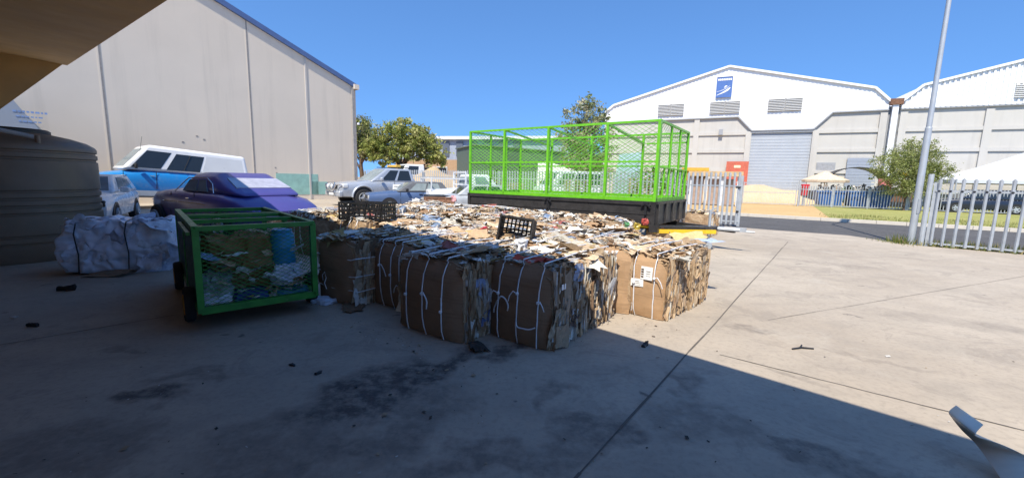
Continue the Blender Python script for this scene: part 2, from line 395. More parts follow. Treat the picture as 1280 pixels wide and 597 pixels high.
# ------------------------------------------------------------------ bales
PAL = ([(.50,.355,.22)]*10 + [(.40,.265,.16)]*5 + [(.60,.47,.33)]*9 + [(.26,.165,.10)]*2 + [(.76,.74,.70)]*9 + [(.66,.63,.57)]*6
       + [(.40,.40,.42)]*2 + [(.40,.13,.11)]*1 + [(.58,.46,.20)]*1 + [(.22,.30,.44)]*1 + [(.58,.54,.46)]*4)
def crumple(b, c, X, Y, sx, sy, amp, r, col, n=3):
    """a small creased sheet centred on c, lying in the plane X,Y"""
    N_ = X.cross(Y); vs = []
    for j in range(n+1):
        for i in range(n+1):
            p = Vector(c) + X*((i/n-.5)*sx) + Y*((j/n-.5)*sy) + N_*(r.uniform(-1,1)*amp) + X*(r.uniform(-.12,.12)*sx) + Y*(r.uniform(-.12,.12)*sy)
            vs.append(p)
    b.add(vs, [(j*(n+1)+i, j*(n+1)+i+1, (j+1)*(n+1)+i+1, (j+1)*(n+1)+i) for j in range(n) for i in range(n)], 0, col)
def rvec(r): return Vector((r.gauss(0,1), r.gauss(0,1), r.gauss(0,1))).normalized()
def bale_body(seed, W_, L_, H_):
    b = MB(); r = random.Random(seed); nx, ny, nz = 8, 14, 7
    idx = {}
    def vert(i, j, k):
        if (i,j,k) in idx: return idx[i,j,k]
        x, y, z = i/nx*2-1, j/ny*2-1, k/nz*2-1
        ed = 1-.05*max(0, abs(y)-.75)/.25*max(0, abs(z)-.7)/.3
        p = Vector((x*W_/2*ed*(1+.07*(1-z*z)*(1-y*y)), y*L_/2*(1+.02*(1-z*z)*(1-x*x)), (z+1)/2*H_))
        if z > 0: p.z -= .05*max(0, abs(x)-.55)/.45*z + .03*max(0, abs(y)-.7)/.3*z
        nz_ = noise.noise_vector(p*5+Vector((seed*3.1, 0, seed)))*.03
        if k == nz: nz_ += Vector((0,0,noise.noise(p*7+Vector((seed,2,3)))*.02))
        if k == 0: nz_.z = 0
        idx[i,j,k] = len(b.v); b.v.append(tuple(p+nz_)); return idx[i,j,k]
    def fc(q): b.f.append(q); b.m.append(0); b.c.append(None)
    for i in range(nx):
        for j in range(ny):
            fc([vert(i,j,0),vert(i,j+1,0),vert(i+1,j+1,0),vert(i+1,j,0)]); fc([vert(i,j,nz),vert(i+1,j,nz),vert(i+1,j+1,nz),vert(i,j+1,nz)])
    for i in range(nx):
        for k in range(nz):
            fc([vert(i,0,k),vert(i+1,0,k),vert(i+1,0,k+1),vert(i,0,k+1)]); fc([vert(i,ny,k),vert(i,ny,k+1),vert(i+1,ny,k+1),vert(i+1,ny,k)])
    for j in range(ny):
        for k in range(nz):
            fc([vert(0,j,k),vert(0,j,k+1),vert(0,j+1,k+1),vert(0,j+1,k)]); fc([vert(nx,j,k),vert(nx,j+1,k),vert(nx,j+1,k+1),vert(nx,j,k+1)])
    return b
def bale_scraps(seed, W_, L_, H_, ntop, nside, sides=(1,-1), pal=PAL):
    b = MB(); r = random.Random(seed+100)
    def lognorm(lo, hi): return min(hi, max(lo, math.exp(r.gauss(math.log(lo*2.1), .62))))
    for q in range(ntop):
        x, y = r.uniform(-.5,.5)*W_, r.uniform(-.5,.5)*L_
        col = r.choice(pal); k = r.uniform(.75,1.15); col = tuple(min(.85, c*k) for c in col)
        zt = H_ - .05*max(0, abs(2*x/W_)-.55)/.45
        if r.random() < .66:       # sheet lying crushed on the top, mostly along the layers
            a = r.gauss(0, .45) if r.random() < .75 else r.uniform(0, 6.28)
            X = Vector((math.cos(a), math.sin(a), r.uniform(-.18,.18))).normalized(); Y = Vector((-math.sin(a), math.cos(a), r.uniform(-.5,.6))); Y = (Y-X*Y.dot(X)).normalized()
            s = lognorm(.05,.5); asp = r.uniform(.22,.75); s2 = s*asp
            crumple(b, (x*(1-s*.5), y*(1-s2*.3), zt+.012+r.uniform(-.01,.02)), X, Y, s, s2, min(.03, s2*.16), r, col, 3 if s < .2 else 5)
        else:                     # edge of a packed sheet standing up, running across the bale
            X = Vector((1, r.gauss(0,.14), r.uniform(-.12,.12))).normalized(); Y = Vector((0, r.uniform(-1.1,1.1), 1)).normalized()
            l = lognorm(.06,.55); x *= 1-l*.8; crumple(b, (x, y, zt+r.uniform(-.02,.015)), X, Y, l, r.uniform(.025,.07), .007, r, col, 3 if l < .25 else 5)
    for sd in sides:
        for q in range(nside):
            y, z = r.uniform(-.49,.49)*L_, r.uniform(.03,.95)*H_
            col = r.choice(pal[:38]); k = r.uniform(.7,1.15); col = tuple(min(.85, c*k) for c in col)
            bul = .07*W_/2*(1-(2*z/H_-1)**2)*(1-(2*y/L_)**2)
            xx = sd*(W_/2+.008+bul)
            if r.random() < .70:  # vertical edges of the layers
                h = min(.6, lognorm(.07,.62)); z = min(max(z, h*.5), H_-h*.5-.02)
                Y = Vector((0, r.gauss(0,.07), 1)).normalized(); X = Vector((sd, r.uniform(-.7,.7), 0)).normalized()
                crumple(b, (xx+sd*r.uniform(-.012,.014), y, z), X, Y, r.uniform(.025,.06), h, .006, r, col, 3 if h < .3 else 5)
            else:                 # torn flaps pressed against the side
                Y = Vector((sd*r.uniform(-.1,.2), r.uniform(-.25,.25), 1)).normalized(); X = Vector((r.uniform(-.2,.2), 1, r.uniform(-.3,.3))); X = (X-Y*X.dot(Y)).normalized()
                s = lognorm(.05,.34); z = min(max(z, s*.7), H_-s*.6); crumple(b, (xx+sd*r.uniform(-.006,.012), y, z), X, Y, s*.7, s*1.25, s*.07, r, col, 4)
    return b
def bulge(x, z, W_, H_): return .055*(1-min(1, abs(2*x/W_))**2.6)*(1-abs(2*min(z, H_)/H_-1)**3)
def bale_sheet(seed, W_, L_, H_, end=-1):
    """the big flattened box that closes the end of the bale, bent over the top edge"""
    b = MB(); r = random.Random(seed+300); n, m = 12, 12; vs = []
    for j in range(m+1):
        for i in range(n+1):
            x, z = (i/n-.5)*W_*.985, .012 + j/m*(H_*.985)
            y = end*(L_/2+.022 + bulge(x, z, W_, H_) + .014*noise.noise(Vector((x*4, z*4, seed*1.7))) + .007*noise.noise(Vector((x*13, z*13, seed*2.7)))
                     - .035*max(0, j/m-.86)/.14 - .03*max(0, abs(2*x/W_)-.8)/.2)
            vs.append((x, y, z - (.05*max(0, abs(2*x/W_)-.6)/.4*(j/m)**3) + (.022*noise.noise(Vector((x*9, seed, 1))) if j == m else 0) - (.0 if j else r.uniform(0,.008))))
    o = len(vs); vs += [(x, y-end*.012, z) for x, y, z in vs]; fs = []
    for j in range(m):
        for i in range(n):
            a = j*(n+1)+i; fs += [(a, a+1, a+n+2, a+n+1), (o+a+n+1, o+a+n+2, o+a+1, o+a)]
    for j in range(m):
        for a, c in ((j*(n+1), (j+1)*(n+1)), (j*(n+1)+n, (j+1)*(n+1)+n)): fs.append((a, c, c+o, a+o))
    for i in range(n):
        for a in (i, m*(n+1)+i): fs.append((a, a+1, a+1+o, a+o))
    b.add(vs, fs); return b
def bale_strap(seed, W_, L_, H_, x, knot=True, lateral=False):
    b = MB(); r = random.Random(seed+int(x*1000)); pts = []
    hx, hz = L_/2+.062, H_+.046
    lean = r.uniform(-.03,.03)
    loop = [(-hx, .0), (-hx-.006, H_*.5), (-hx+.004, H_*.93), (-hx+.05, hz), (0, hz+.02), (hx-.05, hz), (hx, H_*.93), (hx+.006, H_*.5), (hx, .0)]
    P = []
    for i in range(len(loop)-1):
        for t in (0, .25, .5, .75):
            y = loop[i][0]*(1-t)+loop[i+1][0]*t; z = loop[i][1]*(1-t)+loop[i+1][1]*t
            if abs(y) > hx-.03: y = math.copysign(L_/2+.044+bulge(x, z, W_, H_) - .035*max(0, min(1, z/H_)-.86)/.14 - .03*max(0, abs(2*x/W_)-.8)/.2, y)
            elif z > H_: z -= .035*max(0, abs(2*x/W_)-.4)
            P.append(Vector((x+lean*(z/H_)+r.uniform(-.005,.005) + .012*math.sin(z*3+seed), y, max(.008, z))))
    b.tube(P, .0062, 6)
    if knot:
        z = r.uniform(.28,.5); y = -(L_/2+.052+bulge(x, z, W_, H_)); k = Vector((x+lean*(z/H_)+ .012*math.sin(z*3+seed), y, z))
        b.lathe([(.004,-.016),(.015,-.01),(.017,0),(.015,.01),(.004,.016)], k, 8)
        for q in range(r.choice((0,1,1))):
            d = r.choice((-1,1)); l = r.uniform(.05,.13)
            b.tube([k, k+Vector((d*l*.4,-.012,.02)), k+Vector((d*l*.8,-.012,-l*.3)), k+Vector((d*l,-.006,-l*.9))], .0052, 5)
    return b
BG = 'cardboard bales tied with white twine'
def place(o, u, v, z=0, rz=0):
    o.location = uv(u, v, z); o.rotation_euler.z = UA + rz; return o
def make_bale(seed, W_, L_, H_, label, sheet_mat, ntop=260, nside=230, straps=(-.24,0,.23), pal=PAL, back=True, sidep=None, group=BG):
    t = empty('cardboard_bale', (0,0,0), 0, label, 'bale', group)
    bale_body(seed, W_, L_, H_).build('body', BALE, t, 50)
    bale_scraps(seed, W_, L_, H_, ntop, nside, pal=pal).build('loose_scraps', SCRAP, t)
    if sheet_mat: bale_sheet(seed, W_, L_, H_).build('cardboard_sheet', sheet_mat, t, 40)
    if back and sheet_mat: bale_sheet(seed+5, W_, L_, H_, 1).build('cardboard_sheet', sheet_mat, t, 40)
    for x in straps: bale_strap(seed, W_, L_, H_, x).build('strap', STRAP, t, 60)
    return t
PALD = PAL + [(.55,.56,.60)]*4
b1 = place(make_bale(11, .84, 1.28, .745, 'brown cardboard bale at the very front with three knotted twines, left of its twin', CARD, 420, 330), -2.87, 3.38, 0, R(.5))
b2 = place(make_bale(12, .72, 1.32, .75, 'front bale with orange scraps at its top edge and a looped twine', CARD, 420, 380, (-.2,.03,.24)), -2.06, 3.77, 0, R(-1.5))
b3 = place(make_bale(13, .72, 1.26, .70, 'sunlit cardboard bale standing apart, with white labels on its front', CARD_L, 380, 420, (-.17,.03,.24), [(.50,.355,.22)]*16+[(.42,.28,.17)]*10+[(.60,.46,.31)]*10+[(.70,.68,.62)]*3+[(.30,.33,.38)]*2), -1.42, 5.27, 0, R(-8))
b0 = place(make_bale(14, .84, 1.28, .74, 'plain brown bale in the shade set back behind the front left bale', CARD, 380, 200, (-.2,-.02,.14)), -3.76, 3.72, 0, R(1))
# front prints, labels and coloured scraps on single bales
def plate(name, parent, cx, cy, cz, sx, sz, mat, rx=0, tilt=0, t_=.003):
    b = MB(); M = Matrix.Rotation(tilt, 3, 'Y') @ Matrix.Rotation(rx, 3, 'X'); b.box((cx, cy, cz), (sx, t_, sz), M=M); return b.build(name, mat, parent)
INK = simple('box_print_ink', (.09,.055,.035), .8); PAPER = simple('white_label_paper', (.80,.80,.79), .6, 0, .05); BLUEP = simple('blue_paper', (.22,.34,.60), .6)
yb = -1.26/2-.082
plate('label', b3, .165, yb-.004, .52, .135, .145, PAPER, R(-3)); plate('label', b3, .06, yb-.006, .40, .15, .085, PAPER, R(-4), R(-3))
pb = MB()
for k in range(4): pb.box((.118, yb-.0075, .475+k*.028), (.03, .002, .014 if k % 2 else .02))
for k in range(3): pb.box((.06, yb-.0095, .375+k*.02), (.09-.02*k, .002, .003))
for k in range(3): pb.box((.185, yb-.0075, .49+k*.026), (.05, .002, .003))
pb.build('label_print', INK, b3)
pb = MB()
r_ = random.Random(5)
for k in range(10):                          # a vertical line of printed lettering, and the box symbol below it
    z = .38+k*.021
    pb.box((-.09, yb, z), (.040, .002, .006)); pb.box((-.09+r_.choice((-.015,.0,.015)), yb, z+.009), (.007, .002, .014))
for (dx, dz, sx, sz) in ((0,.05,.112,.013),(0,-.05,.112,.013),(-.05,0,.013,.11),(.05,0,.013,.11),(0,-.015,.10,.008)): pb.box((-.12+dx, yb+.002, .19+dz), (sx, .002, sz))
for k in range(5): pb.box((.0, yb, .40+k*.03), (.010, .002, .018))
pb.build('box_print', INK, b3)
plate('paper_scrap', b1, .455, -.30, .40, .10, .13, PAPER, 0, R(4)).rotation_euler.z = 0
pb = MB(); rr = random.Random(3)
for (y, z, s) in ((-.45,.50,.12),(-.30,.36,.14),(-.2,.55,.12),(-.35,.18,.1)):
    crumple(pb, (.455, y, z), Vector((.2,1,0)).normalized(), Vector((.1,0,1)).normalized(), s, s*1.3, .012, rr, rr.choice([(.35,.42,.62),(.6,.63,.7),(.16,.22,.45)]))
pb.build('blue_scrap', SCRAP, b1)
pb = MB()
for (x, y, s) in ((-.03,-.60,.16),(.13,-.58,.15),(.22,-.54,.1)):
    crumple(pb, (x, y, .79), Vector((1,.2,.1)).normalized(), Vector((-.2,1,.25)).normalized(), s, s*.7, .02, rr, (.55,.09,.055))
pb.build('orange_scrap', SCRAP, b2)
pb = MB()
crumple(pb, (.39,-.55,.42), Vector((.25,1,0)).normalized(), Vector((0,0,1)), .2, .62, .012, rr, (.40,.29,.20)); crumple(pb, (.405,-.57,.12), Vector((.3,1,0)).normalized(), Vector((.05,-.1,1)).normalized(), .17, .22, .01, rr, (.42,.30,.20))
crumple(pb, (.40,-.28,.66), Vector((0,1,0)), Vector((0,0,1)), .18, .16, .015, rr, (.28,.33,.45)); crumple(pb, (.40,-.42,.36), Vector((0,1,.4)).normalized(), Vector((0,-.4,1)).normalized(), .07, .22, .02, rr, (.62,.64,.70))
crumple(pb, (.41,-.36,.24), Vector((0,1,-.5)).normalized(), Vector((0,.5,1)).normalized(), .2, .12, .02, rr, (.07,.05,.045))
pb.build('torn_flap', SCRAP, b2)
plate('label', b2, .405, -.56, .58, .003, .05, PAPER, 0, 0, .07)
def twine(parent, pts, r=.0072):
    b = MB(); b.tube(smooth_pts([Vector(p) for p in pts], 6), r, 6); b.build('strap', STRAP, parent, 60)
def smooth_pts(P, k=5):
    out = []
    for i in range(len(P)-1):
        p0, p1, p2, p3 = P[max(0,i-1)], P[i], P[i+1], P[min(len(P)-1,i+2)]
        for q in range(k):
            t = q/k; out.append(.5*((2*p1)+(p2-p0)*t+(2*p0-5*p1+4*p2-p3)*t*t+(3*p1-p0-3*p2+p3)*t**3))
    return out+[P[-1]]
twine(b2, [(-.2,-.735,.36),(-.15,-.755,.43),(-.09,-.76,.42),(-.06,-.755,.36),(-.07,-.75,.31)]); twine(b2, [(-.2,-.735,.38),(-.24,-.73,.30),(-.25,-.725,.25)])
twine(b2, [(.03,-.75,.26),(.05,-.76,.19),(.12,-.76,.185),(.18,-.755,.19),(.235,-.745,.215)])
twine(b1, [(-.02,-.72,.40),(.02,-.735,.41),(.05,-.735,.36),(.04,-.73,.28)]); twine(b1, [(.22,-.72,.42),(.235,-.73,.36),(.23,-.725,.3)])
# bale on its side, twine running round it level
tl = empty('cardboard_bale', uv(-4.53, 3.42), UA+R(3), 'dark bale beside the green cart with twine running level round it', 'bale', BG)
for nm, bb, mt in (('body', bale_body(15,.70,1.25,.76), BALE), ('loose_scraps', bale_scraps(15,.70,1.25,.76,380,200), SCRAP), ('cardboard_sheet', bale_sheet(15,.70,1.25,.76), CARD)):
    bb.build(nm, mt, tl, 45 if nm != 'loose_scraps' else None)
for k, z in enumerate((.56,.36,.19)):
    sb_ = MB(); P = []
    c_ = [(-.385,-.66),(.385,-.66),(.385,.64),(-.385,.64)]
    for i in range(5):
        a, q = c_[i % 4], c_[(i+1) % 4]
        if i == 4: break
        for t in (0,.3,.6,.9): P.append((a[0]*(1-t)+q[0]*t, a[1]*(1-t)+q[1]*t-(.02 if i == 0 and 0 < t < .9 else 0), z+.012*math.sin(i*2+t*5+k)))
    P.append(P[0]); sb_.tube(P, .0062, 6)
    if k == 1:
        kk = Vector((-.14,-.69,.355)); sb_.lathe([(.004,-.016),(.016,0),(.004,.016)], kk, 8)
        sb_.tube([kk, kk+Vector((.03,-.01,-.06)), kk+Vector((.0,-.015,-.13)), kk+Vector((.03,-.01,-.2))], .006, 5)
        sb_.tube([kk, kk+Vector((-.04,-.01,-.03)), kk+Vector((-.03,-.015,-.1))], .006, 5)
    sb_.build('strap', STRAP, tl, 60)
# the packed field of bales behind
VAR = []
for q in range(6):
    W_, L_, H_ = .84, 1.28, .74
    VAR.append((bale_body(30+q,W_,L_,H_).build('body', BALE), bale_scraps(30+q,W_,L_,H_,400,130).build('loose_scraps', SCRAP),
                bale_sheet(30+q,W_,L_,H_).build('cardboard_sheet', CARD_L if q % 2 else CARD),
                [bale_strap(30+q,W_,L_,H_,x).build('strap', STRAP, None, 60) for x in (-.22,.04,.25)]))
ROWN = {2:'row directly behind the front bales', 3:'third row of the field', 4:'fourth row of the field', 5:'last row of the field'}
fieldn = [0]
def field(u, v, row, label, turn=0, sc_=1.0):
    q = fieldn[0] % 6; fieldn[0] += 1
    o = empty('cardboard_bale', uv(u+rng.uniform(-.015,.015), v+rng.uniform(-.03,.03)), UA+turn+R(rng.uniform(-2,2))+ (math.pi if rng.random() < .4 and not turn else 0), label, 'bale', BG)
    o.scale = (sc_*.95, sc_*.95, rng.uniform(.92,1.07)*sc_); o.rotation_euler.x = R(rng.uniform(-1.5,1.5)); o.rotation_euler.y = R(rng.uniform(-1.5,1.5))
    bd, sp_, sh, st = VAR[q]
    for src in [bd, sp_, sh] + (st[:rng.choice((1,2,3))] if rng.random() < .38 else []):
        c = src.copy(); COL.objects.link(c); c.parent = o
    return o
ORD = ['first','second','third','fourth','fifth','sixth','seventh','eighth','ninth','tenth']
# second row
cols = [-7.95,-7.08,-6.21,-5.34,-4.47,-3.6,-2.75]
for i, u in enumerate(cols): field(u, 4.93 if i > 3 else 4.78, 2, f'bale in the row behind the front bales, {ORD[i]} from the purple car')
field(-1.93, 5.17, 2, 'bale with bright paper scraps between the front bales and the lone sunlit bale')
cols = [-8.75,-7.88,-7.0,-6.13,-5.26,-4.38,-3.5,-2.62,-1.9]
for i, u in enumerate(cols[:8]): field(u, 6.3, 3, f'bale in the third row back, {ORD[i]} from the purple car')
for i in range(8): field(-9.3+i*.88, 7.68, 4, f'bale in the fourth row back, {ORD[i]} from the blue saloon side')
for i in range(5): field(-9.3+i*1.34, 8.83, 5, f'bale turned crosswise along the trailer, {ORD[i]} from the blue saloon side', R(90), .98)
field(-2.0, 6.6, 3, 'short bale in front of the trailer corner, beyond the lone sunlit bale', R(90), .86)
gp = at(880, 299); gq = at(908, 296)
def gb(p, label, s=.92):
    o = field(0, 0, 3, label, 0, s); o.location = p; return o
gb(Vector((4.5,12.2,0)), 'bale against the palisade gate behind the drawbar, nearer the trailer'); gb(Vector((5.75,12.6,0)), 'bale against the palisade gate behind the drawbar, at its outer end', .9)
gb(Vector((3.55,9.75,0)), 'low bale lying under the yellow drawbar', .62)
for s_ in VAR:
    for o in [s_[0], s_[1], s_[2]] + s_[3]: bpy.data.objects.remove(o)

# white bale beside the tank
wb = empty('white_film_bale', ((at(70,346)+at(215,337))/2), 0, 'white plastic film bale in the shade before the dark tank', 'bale')
wd = at(215,337)-at(70,346); wl = wd.length; wb.rotation_euler.z = math.atan2(wd.y, wd.x)
def lumpy(nx, ny, nz, sx, sy, sz, amp, seed, fr=3.5):
    b = MB(); idx = {}
    def vert(i, j, k):
        key = (i,j,k)
        if key not in idx:
            x, y, z = i/nx*2-1, j/ny*2-1, k/nz*2-1; p = Vector((x,y,z))
            q = Vector((x*math.sqrt(1-.28*y*y*.5-.28*z*z*.5), y*math.sqrt(1-.28*x*x*.5-.28*z*z*.5), z*math.sqrt(1-.22*x*x*.5-.22*y*y*.5)))
            P = Vector((q.x*sx/2, q.y*sy/2, (q.z+1)*sz/2))
            d = noise.noise_vector(P*fr+Vector((seed,)*3))*amp*1.4 + noise.noise_vector(P*fr*3.1+Vector((seed,)*3))*amp*.7
            d += p.normalized()*(abs(noise.noise(P*fr*1.7+Vector((seed*2,0,0))))*-amp*1.6)
            if k == 0: d.z = 0
            P += d; P.z = max(0, P.z); idx[key] = len(b.v); b.v.append(tuple(P))
        return idx[key]
    def fc(*q): b.f.append(list(q)); b.m.append(0); b.c.append(None)
    for i in range(nx):
        for j in range(ny):
            fc(vert(i,j,0),vert(i,j+1,0),vert(i+1,j+1,0),vert(i+1,j,0)); fc(vert(i,j,nz),vert(i+1,j,nz),vert(i+1,j+1,nz),vert(i,j+1,nz))
        for k in range(nz):
            fc(vert(i,0,k),vert(i+1,0,k),vert(i+1,0,k+1),vert(i,0,k+1)); fc(vert(i,ny,k),vert(i,ny,k+1),vert(i+1,ny,k+1),vert(i+1,ny,k))
    for j in range(ny):
        for k in range(nz):
            fc(vert(0,j,k),vert(0,j,k+1),vert(0,j+1,k+1),vert(0,j+1,k)); fc(vert(nx,j,k),vert(nx,j+1,k),vert(nx,j+1,k+1),vert(nx,j,k+1))
    return b
FILM = simple('white_film', (.66,.70,.82), .32, 0, .08, 5)
lumpy(60, 40, 40, wl*1.02, .95, .78, .045, 4, 3.4).build('film_body', FILM, wb, 180).location = (0, .45, 0)
pb = MB(); rr = random.Random(8)
for k in range(26):
    x, z = rr.uniform(-.48,.48)*wl, rr.uniform(.08,.82); a = rr.uniform(0,6.28)
    X = Vector((math.cos(a), rr.uniform(-.5,.2), math.sin(a))).normalized(); Y = Vector((-math.sin(a), rr.uniform(-.4,.4), math.cos(a))); Y = (Y-X*Y.dot(X)).normalized()
    s = rr.uniform(.2,.5); top = rr.random() < .5
    if top: X, Y = Vector((math.cos(a), math.sin(a), rr.uniform(-.4,.4))).normalized(), Vector((-math.sin(a), math.cos(a), rr.uniform(-.3,.3)))
    crumple(pb, (x, rr.uniform(.0,.85) if top else .0, .72 if top else z*.9), X, Y, s, s*.8, s*.16, rr, rr.choice([(.64,.68,.80),(.72,.75,.84),(.55,.60,.76)]), 5)
o = pb.build('loose_film', SCRAP, wb); o.data.polygons.foreach_set('use_smooth', [True]*len(o.data.polygons)); m_ = o.modifiers.new('s', 'SUBSURF'); m_.levels = m_.render_levels = 2
for x in (-.30,.12):
    s_ = MB(); s_.tube([(x*wl,-.055,.02),(x*wl+.02,-.06,.3),(x*wl-.01,-.05,.6),(x*wl+.01,.0,.76),(x*wl,.45,.79),(x*wl,.9,.74)], .008, 6); s_.build('strap', DARK, wb)

# ------------------------------------------------------------------ open-mesh panels
def mesh_panel(b, o, X, Y, w_, h_, cell, wt, mi=0, asp=1.0):
    """crossing flat strands (expanded metal) filling the rectangle o + X*[0,w] + Y*[0,h]"""
    o, X, Y = Vector(o), Vector(X), Vector(Y); N_ = X.cross(Y)
    for sgn in (1, -1):
        k = asp*sgn; c = -abs(asp)*w_ if sgn > 0 else 0; cmax = h_ if sgn > 0 else h_+abs(asp)*w_
        c += cell*.5
        while c < cmax:
            pts = []
            for x in (0, w_):
                y = k*x + c
                if 0 <= y <= h_: pts.append((x, y))
            for y in (0, h_):
                x = (y-c)/k
                if 0 < x < w_: pts.append((x, y))
            if len(pts) >= 2:
                p, q = pts[0], pts[1]; P = o+X*p[0]+Y*p[1]+N_*(.002*sgn); Q = o+X*q[0]+Y*q[1]+N_*(.002*sgn)
                d = (Q-P)
                if d.length > 1e-3:
                    sd = d.cross(N_).normalized()*wt/2; e = N_*wt*.2
                    b.add([P-sd-e, Q-sd-e, Q+sd+e, P+sd+e], [(0,1,2,3)], mi)
            c += cell
# ------------------------------------------------------------------ caged trailer
def trailer():
    uL, uR, v0, v1 = -8.2, -2.72, 9.42, 12.1
    t = empty('caged_trailer', uv((uL+uR)/2, (v0+v1)/2), UA, 'long black drop-side trailer with a tall bright green mesh cage', 'trailer')
    L, Wd = uR-uL, v1-v0; x0, x1, y0, y1 = -L/2, L/2, -Wd/2, Wd/2; zb, zm, zt, zmid = .56, 1.10, 2.86, 1.98
    b = MB(); b.box((0,0,zb+.03), (L-.02, Wd-.02, .06)); b.build('deck', BLACKP, t)
    for yy, sg in ((y0, -1), (y1, 1)):
        b = MB(); n = 2
        for k in range(n):
            a, c = x0+.06+k*L/2, x0-.06+(k+1)*L/2
            b.box(((a+c)/2, yy, (zb+zm)/2), (c-a, .03, zm-zb-.06))
            b.box(((a+c)/2, yy+sg*.02, zm-.05), (c-a, .05, .07)); b.box(((a+c)/2, yy+sg*.02, zb+.05), (c-a, .05, .07)); b.box(((a+c)/2, yy+sg*.012, zb+.25), (c-a, .03, .02))
        b.build('drop_side', BLACKP, t)
        b = MB()
        for x in (x0+.04, 0, x1-.04): b.box((x, yy, (zb+zm)/2), (.09, .09, zm-zb))
        b.build('side_post', BLACKP, t)
        for x in (0, x1-.2):
            b = MB(); b.bar((x-.10, yy+sg*.07, zm-.10), (x+.02, yy+sg*.08, zm-.03), .035); b.bar((x+.10, yy+sg*.07, zm-.12), (x-.02, yy+sg*.08, zm-.03), .035); b.box((x, yy+sg*.05, zm-.06), (.12,.06,.08)); b.box((x, yy+sg*.05, zm-.2), (.05,.04,.2))
            b.build('latch', DARK, t)
    for xx, sg in ((x0, -1), (x1, 1)):
        b = MB(); b.box((xx, 0, (zb+zm)/2), (.03, Wd-.1, zm-zb-.03))
        for k in range(5): b.box((xx+sg*.03, y0+.1+k*(Wd-.2)/4, (zb+zm)/2), (.05, .06, zm-zb-.04))
        b.box((xx+sg*.025, 0, zm-.03), (.05, Wd, .06)); b.build('tail_board', BLACKP, t)
    # green cage
    b = MB(); px = [x0+.03, x0+.03+L*.225, x0+L*.485, x0+L*.775, x1-.03]
    for yy in (y0+.03, y1-.03):
        b.bar((x0, yy, zm+.04), (x1, yy, zm+.04), .06, .08); b.bar((x0, yy, zt), (x1, yy, zt), .05, .05); b.bar((x0, yy, zmid), (x1, yy, zmid), .04, .04)
    for xx in (x0+.03, x1-.03):
        b.bar((xx, y0, zm+.04), (xx, y1, zm+.04), .06, .08); b.bar((xx, y0, zt), (xx, y1, zt), .05, .05)
    b.bar((x0+.03, y0, zmid), (x0+.03, y1, zmid), .04)
    for i, x in enumerate(px):
        for yy in (y0+.03, y1-.03):
            w_ = .13 if (i == 4 and yy < 0) else .085 if i == 2 else .06
            b.bar((x, yy, zm), (x, yy, zt), w_, .06)
    for yy in (y0+Wd*.37, y0+Wd*.68):
        b.bar((x1-.03, yy, zm), (x1-.03, yy, zt), .05); b.bar((x0+.03, yy, zm), (x0+.03, yy, zt), .05)
    for k in range(5): b.bar((x1-.02, y0+.5+k*.42, zm), (x1-.02, y0+.56+k*.42, zmid-.1), .04)
    b.bar((x1-.02, y0, zmid-.12), (x1-.02, y1, zmid-.12), .03)
    for x in px[1:4]: b.bar((x, y0+.03, zt-.01), (x, y1-.03, zt-.25), .045); 
    b.bar((px[3]+.1, y1-.03, zt-.25), (x1, y1-.03, zt-.25), .04); b.build('cage_frame', GREEN, t)
    ex, ey, ez = (1,0,0), (0,1,0), (0,0,1)
    for (o, X, w_) in (((x0,y0+.03,zm),ex,L),((x0,y1-.03,zm),ex,L),((x0+.03,y0,zm),ey,Wd),((x1-.03,y0,zm),ey,Wd)):
        b = MB(); mesh_panel(b, o, X, ez, w_, zt-zm, .09, .0080, 0, .6); b.build('mesh_panel', GREEN, t)
    # chassis, axles, wheels, drawbar
    b = MB()
    for yy in (y0+.5, y1-.5): b.box((0, yy, zb-.07), (L-.1, .08, .14))
    for k in range(6): b.box((x0+.3+k*(L-.6)/5, 0, zb-.045), (.06, Wd-.3, .08))
    b.build('chassis', BLACKP, t)
    b = MB(); b.box((0, y0+.03, zb-.035), (L*.995, .03, .05)); b.build('yellow_stripe', YEL, t)
    for xx in (-.55, .35):
        b = MB(); b.tube([(xx, y0+.2, .36), (xx, y1-.2, .36)], .04, 8); b.build('axle', BLACKP, t)
        for sg in (-1, 1):
            wh = MB(); wh.lathe([(.2,-.1),(.34,-.1),(.36,-.06),(.36,.06),(.34,.1),(.2,.1)], (xx, sg*(Wd/2-.2), .36), 24, 'Y'); w_ = wh.build('wheel', RUBBER, t, 40)
            rm = MB(); rm.lathe([(.02,-.06),(.19,-.085),(.2,-.1),(.2,.1),(.19,.085),(.02,.06)], (xx, sg*(Wd/2-.2), .36), 20, 'Y'); rm.build('rim', GALV, w_, 40)
    b = MB()
    tip = (x1+1.45, -.05, .47)
    b.bar((x1-.3, y1-.5, .47), tip, .08, .10); b.build('drawbar', BLACKP, t)
    b = MB(); b.bar((x1-.02, y0+.02, .44), (x1+1.1, -.36, .44), .06, .085); b.build('drawbar', YEL, t)
    b = MB(); b.bar((x1+.0, y0+.2, .535), (x1+1.1, -.28, .535), .1, .03); b.bar((x1-.05, y0+.35, .50), (x1+1.2, .0, .50), .08, .10); b.bar((x1-.1, y0-.0, .50), (x1+.1, y0+.0, .50), .12, .16); b.build('drawbar', BLACKP, t)
    b = MB(); b.tube([(x1+1.1,-.1,.5),(x1+1.55,-.07,.5)], .045, 8); b.box((x1+1.58,-.05,.5), (.2,.09,.09)); b.tube([(x1+1.66,-.05,.47),(x1+1.85,-.03,.47)], .022, 8); b.build('coupling', GALV, t)
